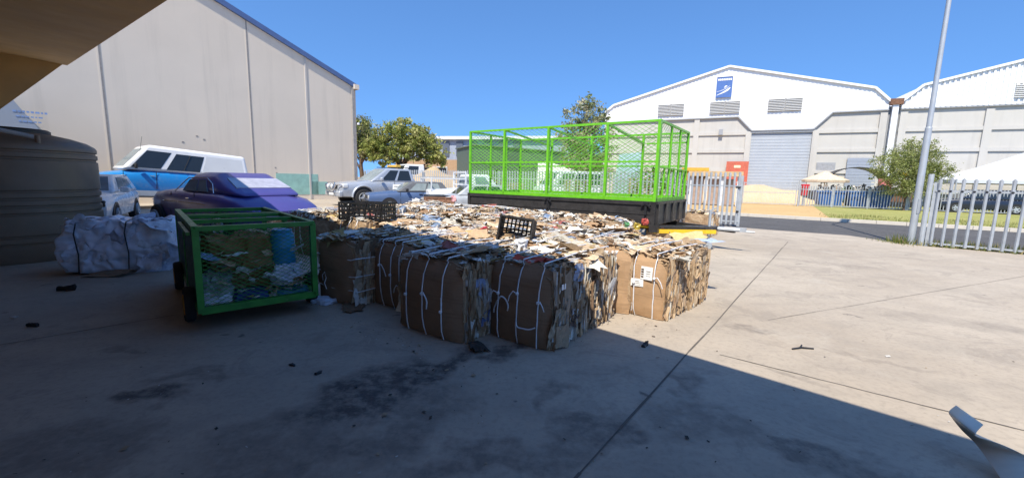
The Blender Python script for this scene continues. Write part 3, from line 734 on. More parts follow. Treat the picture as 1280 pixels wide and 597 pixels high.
    b = MB(); b.tube([(x1+.95,-.3,.2),(x1+.95,-.3,.92)], .03, 8); b.tube([(x1+.95,-.3,.92),(x1+1.06,-.3,.98)], .015, 6); b.box((x1+.95,-.3,.48), (.12,.12,.1)); b.lathe([(.03,-.03),(.09,-.03),(.1,0),(.09,.03),(.03,.03)], (x1+.95,-.3,.1), 14, 'Y'); b.box((x1+.95,-.3,.17), (.05,.09,.12)); b.build('jockey_wheel', GALV, t, 40)
    return t
trailer()

# ------------------------------------------------------------------ green mesh cart and what is in it
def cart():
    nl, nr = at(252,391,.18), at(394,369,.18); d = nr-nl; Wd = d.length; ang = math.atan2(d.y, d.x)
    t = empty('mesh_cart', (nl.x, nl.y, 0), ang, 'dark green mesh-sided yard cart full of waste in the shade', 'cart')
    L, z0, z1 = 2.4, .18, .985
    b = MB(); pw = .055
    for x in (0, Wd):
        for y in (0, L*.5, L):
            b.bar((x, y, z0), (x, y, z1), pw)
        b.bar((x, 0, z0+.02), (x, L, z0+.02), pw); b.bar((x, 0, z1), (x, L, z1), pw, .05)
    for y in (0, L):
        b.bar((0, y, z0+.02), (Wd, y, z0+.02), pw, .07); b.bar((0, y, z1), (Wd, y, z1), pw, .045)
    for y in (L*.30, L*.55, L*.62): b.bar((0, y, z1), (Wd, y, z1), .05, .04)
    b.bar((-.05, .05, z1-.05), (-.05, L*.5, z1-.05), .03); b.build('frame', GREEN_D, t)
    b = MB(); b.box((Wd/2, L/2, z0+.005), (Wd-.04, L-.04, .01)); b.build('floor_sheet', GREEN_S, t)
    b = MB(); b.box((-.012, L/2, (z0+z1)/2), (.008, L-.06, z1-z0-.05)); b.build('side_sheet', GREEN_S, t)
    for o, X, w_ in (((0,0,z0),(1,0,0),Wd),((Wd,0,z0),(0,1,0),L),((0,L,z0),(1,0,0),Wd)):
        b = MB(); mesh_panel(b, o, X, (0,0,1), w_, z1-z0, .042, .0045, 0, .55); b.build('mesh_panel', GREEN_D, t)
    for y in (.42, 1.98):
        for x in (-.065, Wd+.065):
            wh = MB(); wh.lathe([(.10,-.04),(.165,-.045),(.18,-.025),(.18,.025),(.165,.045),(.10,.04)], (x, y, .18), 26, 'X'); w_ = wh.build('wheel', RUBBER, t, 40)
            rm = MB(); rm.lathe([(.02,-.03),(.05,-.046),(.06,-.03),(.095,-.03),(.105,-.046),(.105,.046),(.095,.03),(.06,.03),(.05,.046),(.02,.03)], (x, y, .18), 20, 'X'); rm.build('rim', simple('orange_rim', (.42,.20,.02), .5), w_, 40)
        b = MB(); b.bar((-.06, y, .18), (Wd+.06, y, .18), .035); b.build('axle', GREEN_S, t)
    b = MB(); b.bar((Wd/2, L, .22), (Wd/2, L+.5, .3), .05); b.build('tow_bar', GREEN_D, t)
    M = t.matrix_basis if False else (Matrix.Translation(t.location) @ Matrix.Rotation(ang, 4, 'Z'))
    return M, Wd, ang
CM, CW, CANG = cart()
def incart(x, y, z): return CM @ Vector((x, y, z))
BARREL = simple('blue_barrel_plastic', (.02,.26,.52), .4, 0, .15, 4)
bt = empty('plastic_barrel', incart(CW*.80, .42, .20), CANG, 'upright blue plastic barrel inside the green cart', 'barrel')
b = MB(); b.lathe([(.10,0),(.125,.03),(.125,.2),(.133,.22),(.133,.24),(.125,.26),(.125,.46),(.133,.48),(.133,.5),(.125,.52),(.12,.63),(.10,.66)], (0,0,0), 24); b.build('drum', BARREL, bt, 30)
b = MB(); b.lathe([(.09,.66),(.105,.665),(.105,.69),(.08,.695)], (0,0,0), 24); b.build('lid', BARREL, bt, 30)
CLEAR = simple('milky_bag_film', (.30,.34,.35), .35, 0, .2, 8)
for (x, y, z, sx, sy, sz, lab, mt, am) in (
    (CW*.15,.22,.2,.26,.26,.32,'milky plastic bag at the near left corner of the cart',CLEAR,.04),
    (CW*.79,.17,.32,.30,.24,.20,'crumpled white bag before the blue barrel',FILM,.05),
    (CW*.13,.13,.195,.25,.18,.13,'white paper sack lying low in the cart corner',FILM,.03)):
    o = lumpy(12,12,12,sx,sy,sz,am,rng.random()*9,9).build('plastic_bag', mt, None, 60); o.location = incart(x,y,z); o.rotation_euler.z = CANG; tag(o, lab, 'bag')
o = lumpy(22,22,18,CW*.62,.62,.60,.05,3.3,5).build('waste_sack', mat_card('brown_sack', (.27,.145,.06), .35), None, 60); o.location = incart(CW*.40,.62,.24); o.rotation_euler.z = CANG
tag(o, 'big brown sack filling the middle of the green cart', 'sack')
o = lumpy(14,12,6,.34,.3,.11,.025,6.1,8).build('blue_cloth', simple('navy_cloth', (.03,.05,.20), .85), None, 60); o.location = incart(CW*.42,.2,.195); o.rotation_euler.z = CANG; tag(o, 'dark blue cloth on the floor of the green cart', 'cloth')
o = lumpy(14,12,6,.36,.2,.08,.02,2.1,8).build('blue_tray', simple('teal_plastic', (.03,.16,.27), .5), None, 60); o.location = incart(CW*.80,.14,.195); o.rotation_euler.z = CANG; tag(o, 'flattened teal plastic sheet on the cart floor', 'plastic sheet')
b = MB(); rr = random.Random(21)
for k in range(130):
    a = rr.uniform(0,6.28); X = Vector((math.cos(a),math.sin(a),rr.uniform(-.4,.4))).normalized(); Y = Vector((-math.sin(a),math.cos(a),rr.uniform(-.3,.3)))
    s = rr.uniform(.05,.2); crumple(b, (rr.uniform(.1,CW-.1), rr.uniform(.05,.3) if k > 70 else rr.uniform(.15,2.25), .22+(.5*rr.random()**1.8 if k > 70 else .5*min(1,rr.random()*1.2)*(1 if k > 14 else .15))), X, Y, s, s*.7, s*.15, rr, rr.choice(PAL))
o = b.build('loose_waste', SCRAP); o.location = CM.translation; o.rotation_euler.z = CANG; tag(o, 'loose paper and card scraps lying in the green cart', 'waste', None, 'stuff')

# ------------------------------------------------------------------ crates
def crate(loc, rz, tilt, label, sx=.56, sy=.36, sz=.30):
    t = empty('black_crate', loc, rz, label, 'crate', 'black plastic crates on the bales'); t.rotation_euler = (tilt[0], tilt[1], rz)
    b = MB()
    for z in (.012, sz*.25, sz*.5, sz*.72, sz-.015):
        for yy in (-sy/2, sy/2): b.bar((-sx/2, yy, z), (sx/2, yy, z), .02, .03)
        for xx in (-sx/2, sx/2): b.bar((xx, -sy/2, z), (xx, sy/2, z), .02, .03)
    for k in range(17):
        x = -sx/2+k*sx/16
        for yy in (-sy/2, sy/2): b.bar((x, yy, 0), (max(-sx/2, min(sx/2, x + (.07 if k % 2 else -.06))), yy, sz), .022 if k % 3 else .036, .012)
    for k in range(7):
        y = -sy/2+k*sy/6
        for xx in (-sx/2, sx/2): b.bar((xx, y, 0), (xx, y, sz), .018, .012)
    b.build('lattice_side', DARK, t)
    b = MB()
    for k in range(9): b.bar((-sx/2+k*sx/8, -sy/2, .01), (-sx/2+k*sx/8, sy/2, .01), .02, .015)
    for k in range(6): b.bar((-sx/2, -sy/2+k*sy/5, .01), (sx/2, -sy/2+k*sy/5, .01), .02, .012)
    b.build('lattice_base', DARK, t)
    return t
p = at(460,274,.77); crate(p, R(-12), (0,0), 'black crate standing upright at the back of the bales, before the pickup', .80, .45, .30)
p = at(648,292,.80); crate(p+Vector((0,.1,0)), R(-14), (R(78),R(6),0), 'black crate tipped on its side before the trailer', .44, .36, .24)

# ------------------------------------------------------------------ vehicles
def loft(stations, ncr=.02):
    b = MB(); S = []
    for (x, zb, zt, w_) in stations:
        h = zt-zb
        half = [(w_*.80, zb), (w_*.965, zb+.07*h), (w_*.995, zb+.35*h), (w_, zb+.62*h), (w_*.975, zb+.82*h), (w_*.91, zb+.94*h), (w_*.72, zt), (w_*.35, zt+ncr)]
        S.append([(x, y, z) for y, z in half] + [(x, -y, z) for y, z in half[::-1]])
    n = len(S[0])
    for s in S: b.v += s
    for i in range(len(S)-1):
        for k in range(n): b.f.append([i*n+k, i*n+(k+1) % n, (i+1)*n+(k+1) % n, (i+1)*n+k]); b.m.append(0); b.c.append(None)
    b.f += [list(range(n)), [(len(S)-1)*n+k for k in range(n)]]; b.m += [0,0]; b.c += [None,None]
    return b
def cabin(xb0, xb1, xt0, xt1, zb, zt, wb, wt, ov=.0):
    """glasshouse hull: b = belt, t = roof; x0 rear, x1 front"""
    B = [Vector((xb0,-wb,zb)),Vector((xb1,-wb,zb)),Vector((xb1,wb,zb)),Vector((xb0,wb,zb))]
    T = [Vector((xt0,-wt,zt)),Vector((xt1,-wt,zt)),Vector((xt1,wt,zt)),Vector((xt0,wt,zt))]
    b = MB(); b.add(B+T, [(3,2,1,0),(4,5,6,7),(0,1,5,4),(1,2,6,5),(2,3,7,6),(3,0,4,7)]); return b, B, T
def pane(B, T, side, s0, s1, t0, t1, off=.008, skew0=0, skew1=0):
    """a window slab on one face: side 0 right, 1 front, 2 left, 3 rear; s along, t up"""
    i = side; a, c = B[i], B[(i+1) % 4]; d, e = T[i], T[(i+1) % 4]
    def P(s, t): return a.lerp(c, s).lerp(d.lerp(e, s), t)
    n = (c-a).cross(d-a).normalized()
    q = [P(s0,t0), P(s1,t0), P(s1+skew1,t1), P(s0+skew0,t1)]
    b = MB(); b.slab([p+n*off for p in q], .03); return b
def wheel(t, x, y, r, w_, rimmat=GALV, out=1):
    wh = MB(); wh.lathe([(r*.6,-w_/2),(r*.93,-w_/2),(r,-w_*.3),(r,w_*.3),(r*.93,w_/2),(r*.6,w_/2)], (x, y, r), 26, 'Y'); o = wh.build('wheel', RUBBER, t, 40)
    rm = MB(); f = out*(w_/2+.015)*1.25
    rm.lathe([(r*.05,f*.72),(r*.2,f*.8),(r*.5,f*.6),(r*.6,f*.98),(r*.62,f*.98),(r*.62,0),(r*.05,0)], (x, y, r), 20, 'Y')
    for k in range(5):
        a = 6.283*k/5; rm.bar((x, y+f*.8, r), (x+r*.56*math.cos(a), y+f*.8, r+r*.56*math.sin(a)), r*.16, .03, up=(0,1,0))
    rm.build('rim', rimmat, o, 40)
def arches(t, xs, wbody, r, z):
    for x in xs:
        for sg in (-1, 1):
            b = MB(); b.lathe([(.02,0),(r,0),(r,.16),(.02,.16)], (x, sg*(wbody+.004)-(.16 if sg > 0 else 0), z), 28, 'Y'); b.build('wheel_arch', DARK, t, 40)
def part(b, name, mat, t, smooth=None, bev=0, seg=3):
    o = b.build(name, mat, t, smooth)
    if bev: bevel(o, bev, seg); o.data.polygons.foreach_set('use_smooth', [True]*len(o.data.polygons)); o.data.set_sharp_from_angle(angle=R(50))
    return o
def boxp(name, mat, t, c, d, bev=0):
    b = MB(); b.box(c, d); return part(b, name, mat, t, None, bev, 2)
def round_lamp(t, x, y, z, r, mat=LAMPG, name='headlight'):
    b = MB(); b.lathe([(r*.2,.03),(r*.8,.015),(r,0),(r,-.05)], (x, y, z), 18, 'X'); return b.build(name, mat, t, 40)

# --- blue and white van
vf = ground_at(150, 14.3); vh = R(232)
van = empty('panel_van', (0,0,0), vh, 'old blue and white panel van parked along the pale wall', 'van')
van.location = (-14.86, 18.17, .07); van.rotation_euler = (0, R(-2.8), vh)
VP = mat_van()
part(loft([(2.62,.55,.95,.80),(2.55,.42,1.14,.93),(2.2,.36,1.26,.99),(1.7,.34,1.36,1.01),(1.0,.34,1.45,1.02),(-1.0,.34,1.45,1.02),(-2.4,.34,1.43,1.01),(-2.72,.4,1.38,.97)]), 'body', VP, van, 45)
cb, B, T = cabin(-2.70, 1.78, -2.55, .95, 1.38, 2.33, .99, .84)
for p_ in T[1:3]: p_.z += .13
for p_ in B[1:3]: p_.z += .05
cb.v = [tuple(p_) for p_ in B+T]; part(cb, 'cabin', VP, van, None, .12, 4)
part(pane(B,T,1,.08,.92,.12,.84), 'windscreen', GLASS_L, van)
for sd in (0, 2):
    f = (lambda a: a) if sd == 0 else (lambda a: 1-a)
    for nm, s0, s1, t0, t1, mt, sk0, sk1 in (('door_window',.745,.955,.10,.78,GLASS,0,-.0),('side_window',.44,.70,.08,.76,GLASS,0,0),('blank_side_panel',.05,.42,.06,.80,simple('pale_panel',(.60,.62,.64),.35,0,.03,2),0,0)):
        a, c = f(s0), f(s1)
        if a > c: a, c = c, a
        part(pane(B,T,sd,a,c,t0,t1,.006 if nm[0] != 'b' else .004), nm, mt, van)
    sg = -1 if sd == 0 else 1
    b = MB(); b.bar((.72, sg*1.03, .7),(.72, sg*1.0, 1.40), .012,.02); b.bar((1.72, sg*1.02, .7),(1.72, sg*.995, 1.36), .012,.02); b.build('door_seam', DARK, van)
    boxp('door_handle', CHROME, van, (.85, sg*1.03, 1.22), (.14,.04,.035), .01); boxp('wing_mirror', DARK, van, (1.35, sg*1.10, 1.58), (.08,.16,.2), .02)
    b = MB(); q0 = B[sd].lerp(B[(sd+1)%4], f(.57)); 
    b.bar(B[sd].lerp(B[(sd+1)%4], f(.57)).lerp(T[sd].lerp(T[(sd+1)%4], f(.57)), .08)+Vector((0,sg*.014,0)), B[sd].lerp(B[(sd+1)%4], f(.57)).lerp(T[sd].lerp(T[(sd+1)%4], f(.57)), .74)+Vector((0,sg*.014,0)), .03,.012); b.build('window_bar', DARK, van)
boxp('roof_hatch', DARK, van, (.35, .1, 2.36), (.75,.62,.07), .02)
b = MB(); b.tube([(1.2,.8,1.9),(1.1,.82,2.75)], .006, 5); b.build('aerial', DARK, van)
boxp('front_bumper', CHROME, van, (2.68,0,.55), (.12,1.8,.16), .03); boxp('grille', DARK, van, (2.615,0,.85), (.06,1.1,.22), .02)
for y in (-.68,.68): round_lamp(van, 2.62, y, .88, .11)
arches(van, (1.75,-1.55), 1.0, .40, .37)
for x in (1.75,-1.55):
    for sg in (-1,1): wheel(van, x, sg*.93, .36, .22, CHROME, sg)

# --- purple coupe
pc = empty('purple_coupe', (0,0,0), R(151), 'purple old fastback coupe with a pale patched tail', 'car')
pc.location = (-7.25, 10.75, 0)
PURP = simple('purple_car_paint', (.078,.070,.27), .38, .1, .07, 1.2, 0, .3)
part(loft([(2.45,.42,.72,.55),(2.35,.32,.92,.78),(1.9,.26,1.03,.92),(1.2,.24,1.08,.97),(.4,.24,1.07,.98),(-.5,.24,1.06,.98),(-1.2,.24,1.04,.98),(-1.8,.26,.95,.95),(-2.25,.30,.80,.86),(-2.5,.36,.64,.70)], .05), 'body', PURP, pc, 50)
cb, B, T = cabin(-1.95, .95, -.72, .34, .98, 1.52, .88, .68); part(cb, 'cabin', PURP, pc, None, .24, 6)
part(pane(B,T,1,.1,.9,.14,.80), 'windscreen', GLASS_L, pc); part(pane(B,T,3,.10,.90,.36,.76,.012), 'rear_window', simple('milky_glass', (.42,.42,.50), .12), pc)
for sd in (0, 2):
    f = (lambda a: a) if sd == 0 else (lambda a: 1-a)
    for s0, s1 in ((.62,.86),(.42,.59)):
        a, c = sorted((f(s0), f(s1))); part(pane(B,T,sd,a,c,.16,.66,.012, .0, .0), 'side_window', GLASS_L, pc)
    sg = -1 if sd == 0 else 1
    b = MB(); b.bar((.9,sg*.975,.5),(.9,sg*.93,1.03),.012); b.bar((-.25,sg*.985,.5),(-.25,sg*.94,1.03),.012); b.build('door_seam', DARK, pc)
for sg in (-1, 1):
    b = MB(); b.tube([(2.3,sg*.80,.78),(1.2,sg*.965,.80),(-.5,sg*.975,.79),(-1.9,sg*.93,.70)], .012, 6); b.build('chrome_strip', CHROME, pc); boxp('door_handle', CHROME, pc, (-.02, sg*.985, .90), (.15,.03,.03), .01)
    b = MB(); b.tube([(.84,sg*.875,1.04),(.45,sg*.80,1.30),(.30,sg*.775,1.38),(-.55,sg*.775,1.38),(-.85,sg*.82,1.25),(-1.0,sg*.885,1.04)], .012, 6); b.build('window_trim', CHROME, pc)
arches(pc, (1.55,-1.45), 1.005, .36, .33)
for x in (1.55,-1.45):
    for sg in (-1,1): wheel(pc, x, sg*.95, .34, .2, GALV, sg)
boxp('rear_bumper', CHROME, pc, (-2.55,0,.48), (.1,1.4,.12), .03); boxp('front_bumper', CHROME, pc, (2.48,0,.48), (.1,1.3,.12), .03)
for y in (-.62,.62): round_lamp(pc, 2.40, y, .78, .1); boxp('tail_light', REDL, pc, (-2.42, y*.95, .66), (.1,.12,.1), .02)
b = MB(); rr = random.Random(31)
for k in range(40): crumple(b, (rr.uniform(-2.45,-1.75), rr.uniform(-.75,.1), 0), Vector((1,0,-.45)).normalized(), Vector((0,1,0)), rr.uniform(.1,.3), rr.uniform(.1,.25), .01, rr, rr.choice([(.66,.64,.64),(.6,.58,.6),(.5,.47,.52)]))
b.v = [(x, y, 1.085 + (x+1.55)*(.40 if x > -2.2 else .50) - abs(y)*.12) for x, y, z in b.v]
b.build('pale_patch', SCRAP, pc)  # pale grey pieces laid over one side of the tail

# --- generic saloon / hatch builder
def car(name, label, cat, loc, head, paint, L, H, Wd, belt, st, cab, wins, wx, wr, glass=GLASS, group=None, roof=None, bev=.07):
    t = empty(name, loc, head, label, cat, group)
    part(loft(st), 'body', paint, t, 45)
    cb, B, T = cabin(*cab[:4], belt-.03, H, *cab[4:]); part(cb, 'cabin', roof or paint, t, None, bev, 4)
    part(pane(B,T,1,.08,.92,.12,.88), 'windscreen', glass, t); part(pane(B,T,3,.1,.9,.18,.84), 'rear_window', glass, t)
    for sd in (0, 2):
        f = (lambda a: a) if sd == 0 else (lambda a: 1-a)
        for s0, s1 in wins:
            a, c = sorted((f(s0), f(s1))); part(pane(B,T,sd,a,c,.14,.84), 'side_window', glass, t)
    arches(t, wx, Wd, wr*1.16, wr*1.03)
    for x in wx:
        for sg in (-1,1): wheel(t, x, sg*(Wd-.09), wr, .2, GALV, sg)
    return t, B, T
# white hatchback behind the tank
hp = ground_at(150, 11.6)
ht, B, T = car('white_hatchback', 'white hatchback half hidden behind the dark tank', 'car', (hp.x-1.95, hp.y+1.0, -.04), R(-58), WHITEP, 4.0, 1.42, .85, .94,
    [(2.0,.32,.62,.62),(1.93,.22,.74,.78),(1.5,.2,.86,.84),(.95,.2,.94,.85),(-1.0,.2,.95,.85),(-1.75,.22,.93,.83),(-2.0,.35,.8,.74)], (-1.85,1.05,-1.45,.25,.80,.62), ((.55,.84),(.22,.52)), (1.25,-1.2), .30, GLASS_L)
boxp('grille', DARK, ht, (1.975,0,.58), (.06,.62,.16), .02); boxp('lower_grille', DARK, ht, (1.97,0,.34), (.08,1.2,.12), .02)
for y in (-.58,.58): boxp('headlight', DARK, ht, (1.9,y,.64), (.14,.36,.18), .03); boxp('indicator', LAMPG, ht, (1.9,y*1.16,.56), (.12,.1,.12), .02)
for y in (-.95,.95): boxp('wing_mirror', WHITEP, ht, (.62,y,.99), (.14,.22,.15), .04)
# silver double-cab pickup
pk_p = ground_at(470, 22.6)
pk = empty('silver_pickup', (pk_p.x+.45, pk_p.y+.55, 0), R(223), 'silver double-cab pickup with a bull bar and a yellow light bar', 'pickup'); 
pk.scale = (1.14,1.14,1.14)
part(loft([(2.55,.55,.85,.70),(2.48,.42,.98,.84),(2.1,.4,1.06,.90),(1.4,.4,1.12,.92),(.9,.4,1.15,.92),(-1.0,.4,1.15,.92),(-2.45,.42,1.12,.91),(-2.55,.45,1.10,.89)]), 'body', SILVER, pk, 45)
cb, B, T = cabin(-1.05,1.25,-.85,.35,1.10,1.72,.86,.68); part(cb, 'cabin', SILVER, pk, None, .08, 4)
part(pane(B,T,1,.07,.93,.12,.9), 'windscreen', GLASS_L, pk); part(pane(B,T,3,.1,.9,.15,.85), 'rear_window', GLASS, pk)
for sd in (0,2):
    f = (lambda a: a) if sd == 0 else (lambda a: 1-a)
    for s0, s1, k0, k1 in ((.50,.80,0,-.02),(.10,.44,0,0)):
        a, c = sorted((f(s0), f(s1))); part(pane(B,T,sd,a,c,.12,.86), 'side_window', GLASS, pk)
    sg = -1 if sd == 0 else 1
    boxp('wing_mirror', SILVER, pk, (.78, sg*1.02, 1.22), (.12,.2,.17), .04)
    b = MB(); b.tube([(-.8, sg*.6, 1.77),(.25, sg*.6, 1.78)], .02, 6); b.build('roof_rail', DARK, pk)
    for y in (.1,-.85): b = MB(); b.bar((y, sg*.925,.55),(y, sg*.90,1.12),.012); b.build('door_seam', DARK, pk)
    boxp('door_decal', simple('maroon_decal',(.12,.02,.03),.5), pk, (-.15, sg*.926, .80), (.55,.006,.08))
    boxp('headlight', LAMPG, pk, (2.36, sg*.72, .90), (.26,.34,.19), .05); boxp('side_step', DARK, pk, (.2,sg*.93,.38),(1.5,.12,.06), .02)
    boxp('fog_lamp', DARK, pk, (2.53, sg*.62, .55), (.06,.14,.12), .02)
    for x in (1.6,-1.6):
        b = MB(); P = [Vector((x+.50*math.cos(a), sg*.935, .42+.50*math.sin(a))) for a in [math.pi*k/12 for k in range(13)]]; b.tube(P, .05, 6); b.build('flared_arch', SILVER, pk, 60)
    wheel(pk, 1.6, sg*.86, .385, .24, GALV_P, sg); wheel(pk, -1.6, sg*.86, .385, .24, GALV_P, sg)
arches(pk, (1.6,-1.6), .925, .45, .42)
boxp('grille', DARK, pk, (2.545,0,.86), (.05,.86,.2), .02); boxp('front_bumper', SILVER, pk, (2.56,0,.55), (.18,1.7,.26), .05); boxp('number_plate', PAPER, pk, (2.665,0,.55), (.012,.5,.11))
b = MB()
for y in (-.42,.42): b.tube([(2.68,y,.45),(2.72,y,.8),(2.66,y,1.03)], .032, 8)
b.tube([(2.66,-.42,1.03),(2.66,.42,1.03)], .032, 8); b.tube([(2.5,-.85,.92),(2.68,-.62,.95),(2.72,-.42,.72),(2.72,.42,.72),(2.68,.62,.95),(2.5,.85,.92)], .028, 8); b.build('bull_bar', CHROME, pk, 60)
for y in (-.22,.22): round_lamp(pk, 2.74, y, .87, .1, LAMPG, 'spot_lamp')
boxp('light_bar', simple('amber_plastic', (.62,.38,.06), .4), pk, (-.35,.0,1.84), (.26,.95,.13), .03)
# blue saloon
BLUEC = simple('faded_blue_paint', (.075,.12,.23), .38, .1, .12, 1.5, 0, .3)
sa_p = ground_at(519, 19.0)
sa, B, T = car('blue_saloon', 'faded blue old saloon parked before the silver pickup', 'car', (sa_p.x, sa_p.y, 0), R(206), BLUEC, 4.3, 1.33, .82, .92,
    [(2.12,.36,.70,.70),(2.08,.28,.80,.80),(1.4,.24,.87,.82),(.85,.24,.91,.82),(-1.0,.24,.92,.82),(-1.25,.24,.90,.82),(-2.05,.28,.86,.80),(-2.12,.36,.78,.76)], (-1.42,.95,-1.05,.28,.77,.63), ((.50,.80),(.17,.46)), (1.28,-1.25), .30, simple('greenish_glass',(.24,.28,.28),.08,0,.3,2), None, simple('weathered_roof',(.10,.105,.115),.6,0,.3,3), .05)
for y in (-.9,.9): boxp('wing_mirror', DARK, sa, (.55,y,.98), (.1,.16,.12), .02)
for y in (-.58,.58): boxp('headlight', LAMPG, sa, (2.1,y,.66), (.05,.3,.14), .01); boxp('tail_light', REDL, sa, (-2.11,y,.68), (.05,.34,.14), .01)
boxp('front_bumper', DARK, sa, (2.17,0,.45), (.12,1.6,.14), .03); boxp('rear_bumper', DARK, sa, (-2.17,0,.45), (.12,1.6,.14), .03); boxp('grille', DARK, sa, (2.115,0,.66), (.04,.8,.14))
for sg in (-1,1):
    for x in (.82,-.15,-1.0): b = MB(); b.bar((x,sg*.824,.34),(x,sg*.80,.90),.012); b.build('door_seam', DARK, sa)
    boxp('door_handle', DARK, sa, (-.05,sg*.83,.80), (.14,.03,.03))
# white board standing behind the saloon's bonnet, rusted side panel at its tail
p = atY(499, 234.5, 19.6); o = MB(); o.box((0,0,0), (.62,.05,.30)); o.box((0,-.027,.05), (.5,.006,.03), 0, 1)
o = o.build('white_board', [WHITEP, DARK]); o.location = p; o.rotation_euler = (R(-8), 0, R(-10)); tag(o, 'white board with a dark line lying on the pickup side behind the saloon bonnet', 'board')
p = atY(549, 251, 15.5); b = MB(); b.box((0,0,0), (1.15,.10,.27)); b.box((0,-.06,.10), (1.15,.03,.04)); b.box((0,-.06,-.10), (1.15,.03,.04))
for k in range(5): b.box((-.5+k*.25,-.055,0), (.04,.03,.26))
o = b.build('rusty_panel', RUST); o.location = p; o.rotation_euler = (R(-14), 0, R(-3)); tag(o, 'rusty red-brown steel panel leaning at the tail of the blue saloon', 'steel panel')
# grey wreck with open bonnet, and white flatbed pickup behind it
wr_p = ground_at(566, 17.3)
wr, B, T = car('grey_wreck', 'grey stripped car wreck with an open black engine bay', 'car', (wr_p.x+.65, wr_p.y+.5, 0), R(200), simple('dull_grey_paint',(.36,.38,.41),.5,.1,.2,3), 4.1, 1.28, .80, .86,
    [(2.0,.36,.58,.70),(1.95,.28,.70,.78),(1.3,.24,.74,.80),(.8,.24,.86,.80),(-1.2,.24,.87,.80),(-1.95,.28,.84,.78),(-2.05,.36,.75,.72)], (-1.7,.75,-1.3,.15,.75,.60), ((.5,.8),(.17,.46)), (1.25,-1.2), .29, GLASS)
boxp('engine_bay', DARK, wr, (1.35,0,.77), (1.0,1.25,.1), .02)
wp = ground_at(566, 19.8)
wt_, B, T = car('white_pickup', 'white single-cab pickup with a framed load rack behind the wreck', 'pickup', (wp.x+.9, wp.y, 0), R(28), WHITEP, 4.6, 1.72, .84, 1.05,
    [(2.3,.5,.85,.7),(2.22,.4,1.0,.8),(1.5,.4,1.07,.84),(.9,.4,1.1,.84),(-.4,.4,1.08,.84),(-2.25,.5,1.0,.84),(-2.3,.55,.98,.82)], (-.45,1.2,-.35,.55,.80,.66), ((.22,.72),), (1.5,-1.45), .33, GLASS_L)
b = MB()
for y in (-.78,.78): b.bar((-.62,y,.95),(-.62,y,1.80),.06); b.bar((-2.2,y,.95),(-2.2,y,1.5),.05); b.bar((-.62,y,1.5),(-2.2,y,1.5),.05)
for z in (1.25,1.5,1.80): b.bar((-.62,-.78,z),(-.62,.78,z),.05)
b.bar((-2.2,-.78,1.5),(-2.2,.78,1.5),.05); b.build('load_rack', WHITEP, wt_)
fv = ground_at(519, 34)
fvn, B, T = car('white_truck', 'small white truck with a dark load far behind the pickup', 'truck', (fv.x+.2, fv.y, .45), R(215), WHITEP, 4.6, 2.1, .85, 1.2,
    [(1.9,.5,1.0,.75),(1.85,.4,1.15,.83),(1.5,.4,1.22,.85),(-2.3,.4,1.1,.85)], (-.3,1.75,-.25,1.2,.83,.72), ((.3,.8),), (1.2,-1.5), .33, GLASS)
boxp('dark_load', DARK, fvn, (-1.35,0,1.5), (1.7,1.5,.8), .05)
# dark vehicle behind the street fence
ds = ground_at(1226, 29.5)
dk, B, T = car('dark_van', 'dark navy van parked behind the street fence at right', 'van', (ds.x, ds.y, -.02), R(155), simple('navy_van_paint',(.012,.016,.03),.35,0,.2,2,0,.4), 4.7, 1.62, .88, .98,
    [(2.35,.4,.7,.7),(2.28,.3,.86,.82),(1.6,.26,.98,.88),(-2.2,.26,1.0,.88),(-2.35,.35,.95,.82)], (-2.2,1.4,-2.1,.6,.85,.72), ((.62,.88),(.3,.58),(.05,.27)), (1.5,-1.5), .33, GLASS)

# ------------------------------------------------------------------ water tank and fittings
TANKM = simple('dark_tank_plastic', (.20,.145,.10), .5, 0, .18, 1.5, .05)
tk = empty('water_tank', (-8.62, 7.15, 0), 0, 'big dark brown ribbed water tank at the left edge', 'water tank')
prof = [(1.10,0),(1.115,.04)]
for z in (.30,.42,.78,.90,1.02,1.14,1.66,1.78):
    prof += [(1.12,z-.025),(1.095,z-.012),(1.095,z+.012),(1.12,z+.025)]
prof += [(1.12,1.86),(1.10,1.90),(1.0,1.97),(.80,2.04),(.58,2.09),(.5,2.10)]
b = MB(); b.lathe(prof, (0,0,0), 64); b.build('tank_shell', TANKM, tk, 40)
b = MB(); b.lathe([(.56,2.04),(.56,2.15),(.53,2.175),(.2,2.185),(.02,2.185)], (-.1,.1,0), 32); b.build('lid', DARK, tk, 40)
b = MB(); b.tube([(1.0,-.36,1.88),(1.0,-.36,2.03)], .03, 10); b.build('overflow_stub', TANKM, tk)
b = MB(); b.tube([(.45,-.88,1.93),(.48,-.95,1.93)], .045, 12); b.build('inlet_port', DARK, tk)
pp = MB(); a_, c_ = atY(-60, 150, 6.2), atY(42, 171, 6.75)
pp.tube([a_+(a_-c_)*1.4, a_, c_], .035, 10); o = pp.build('filler_pipe', simple('grey_pvc', (.42,.44,.46), .4)); tag(o, 'pale grey pipe sloping down onto the tank lid', 'pipe')
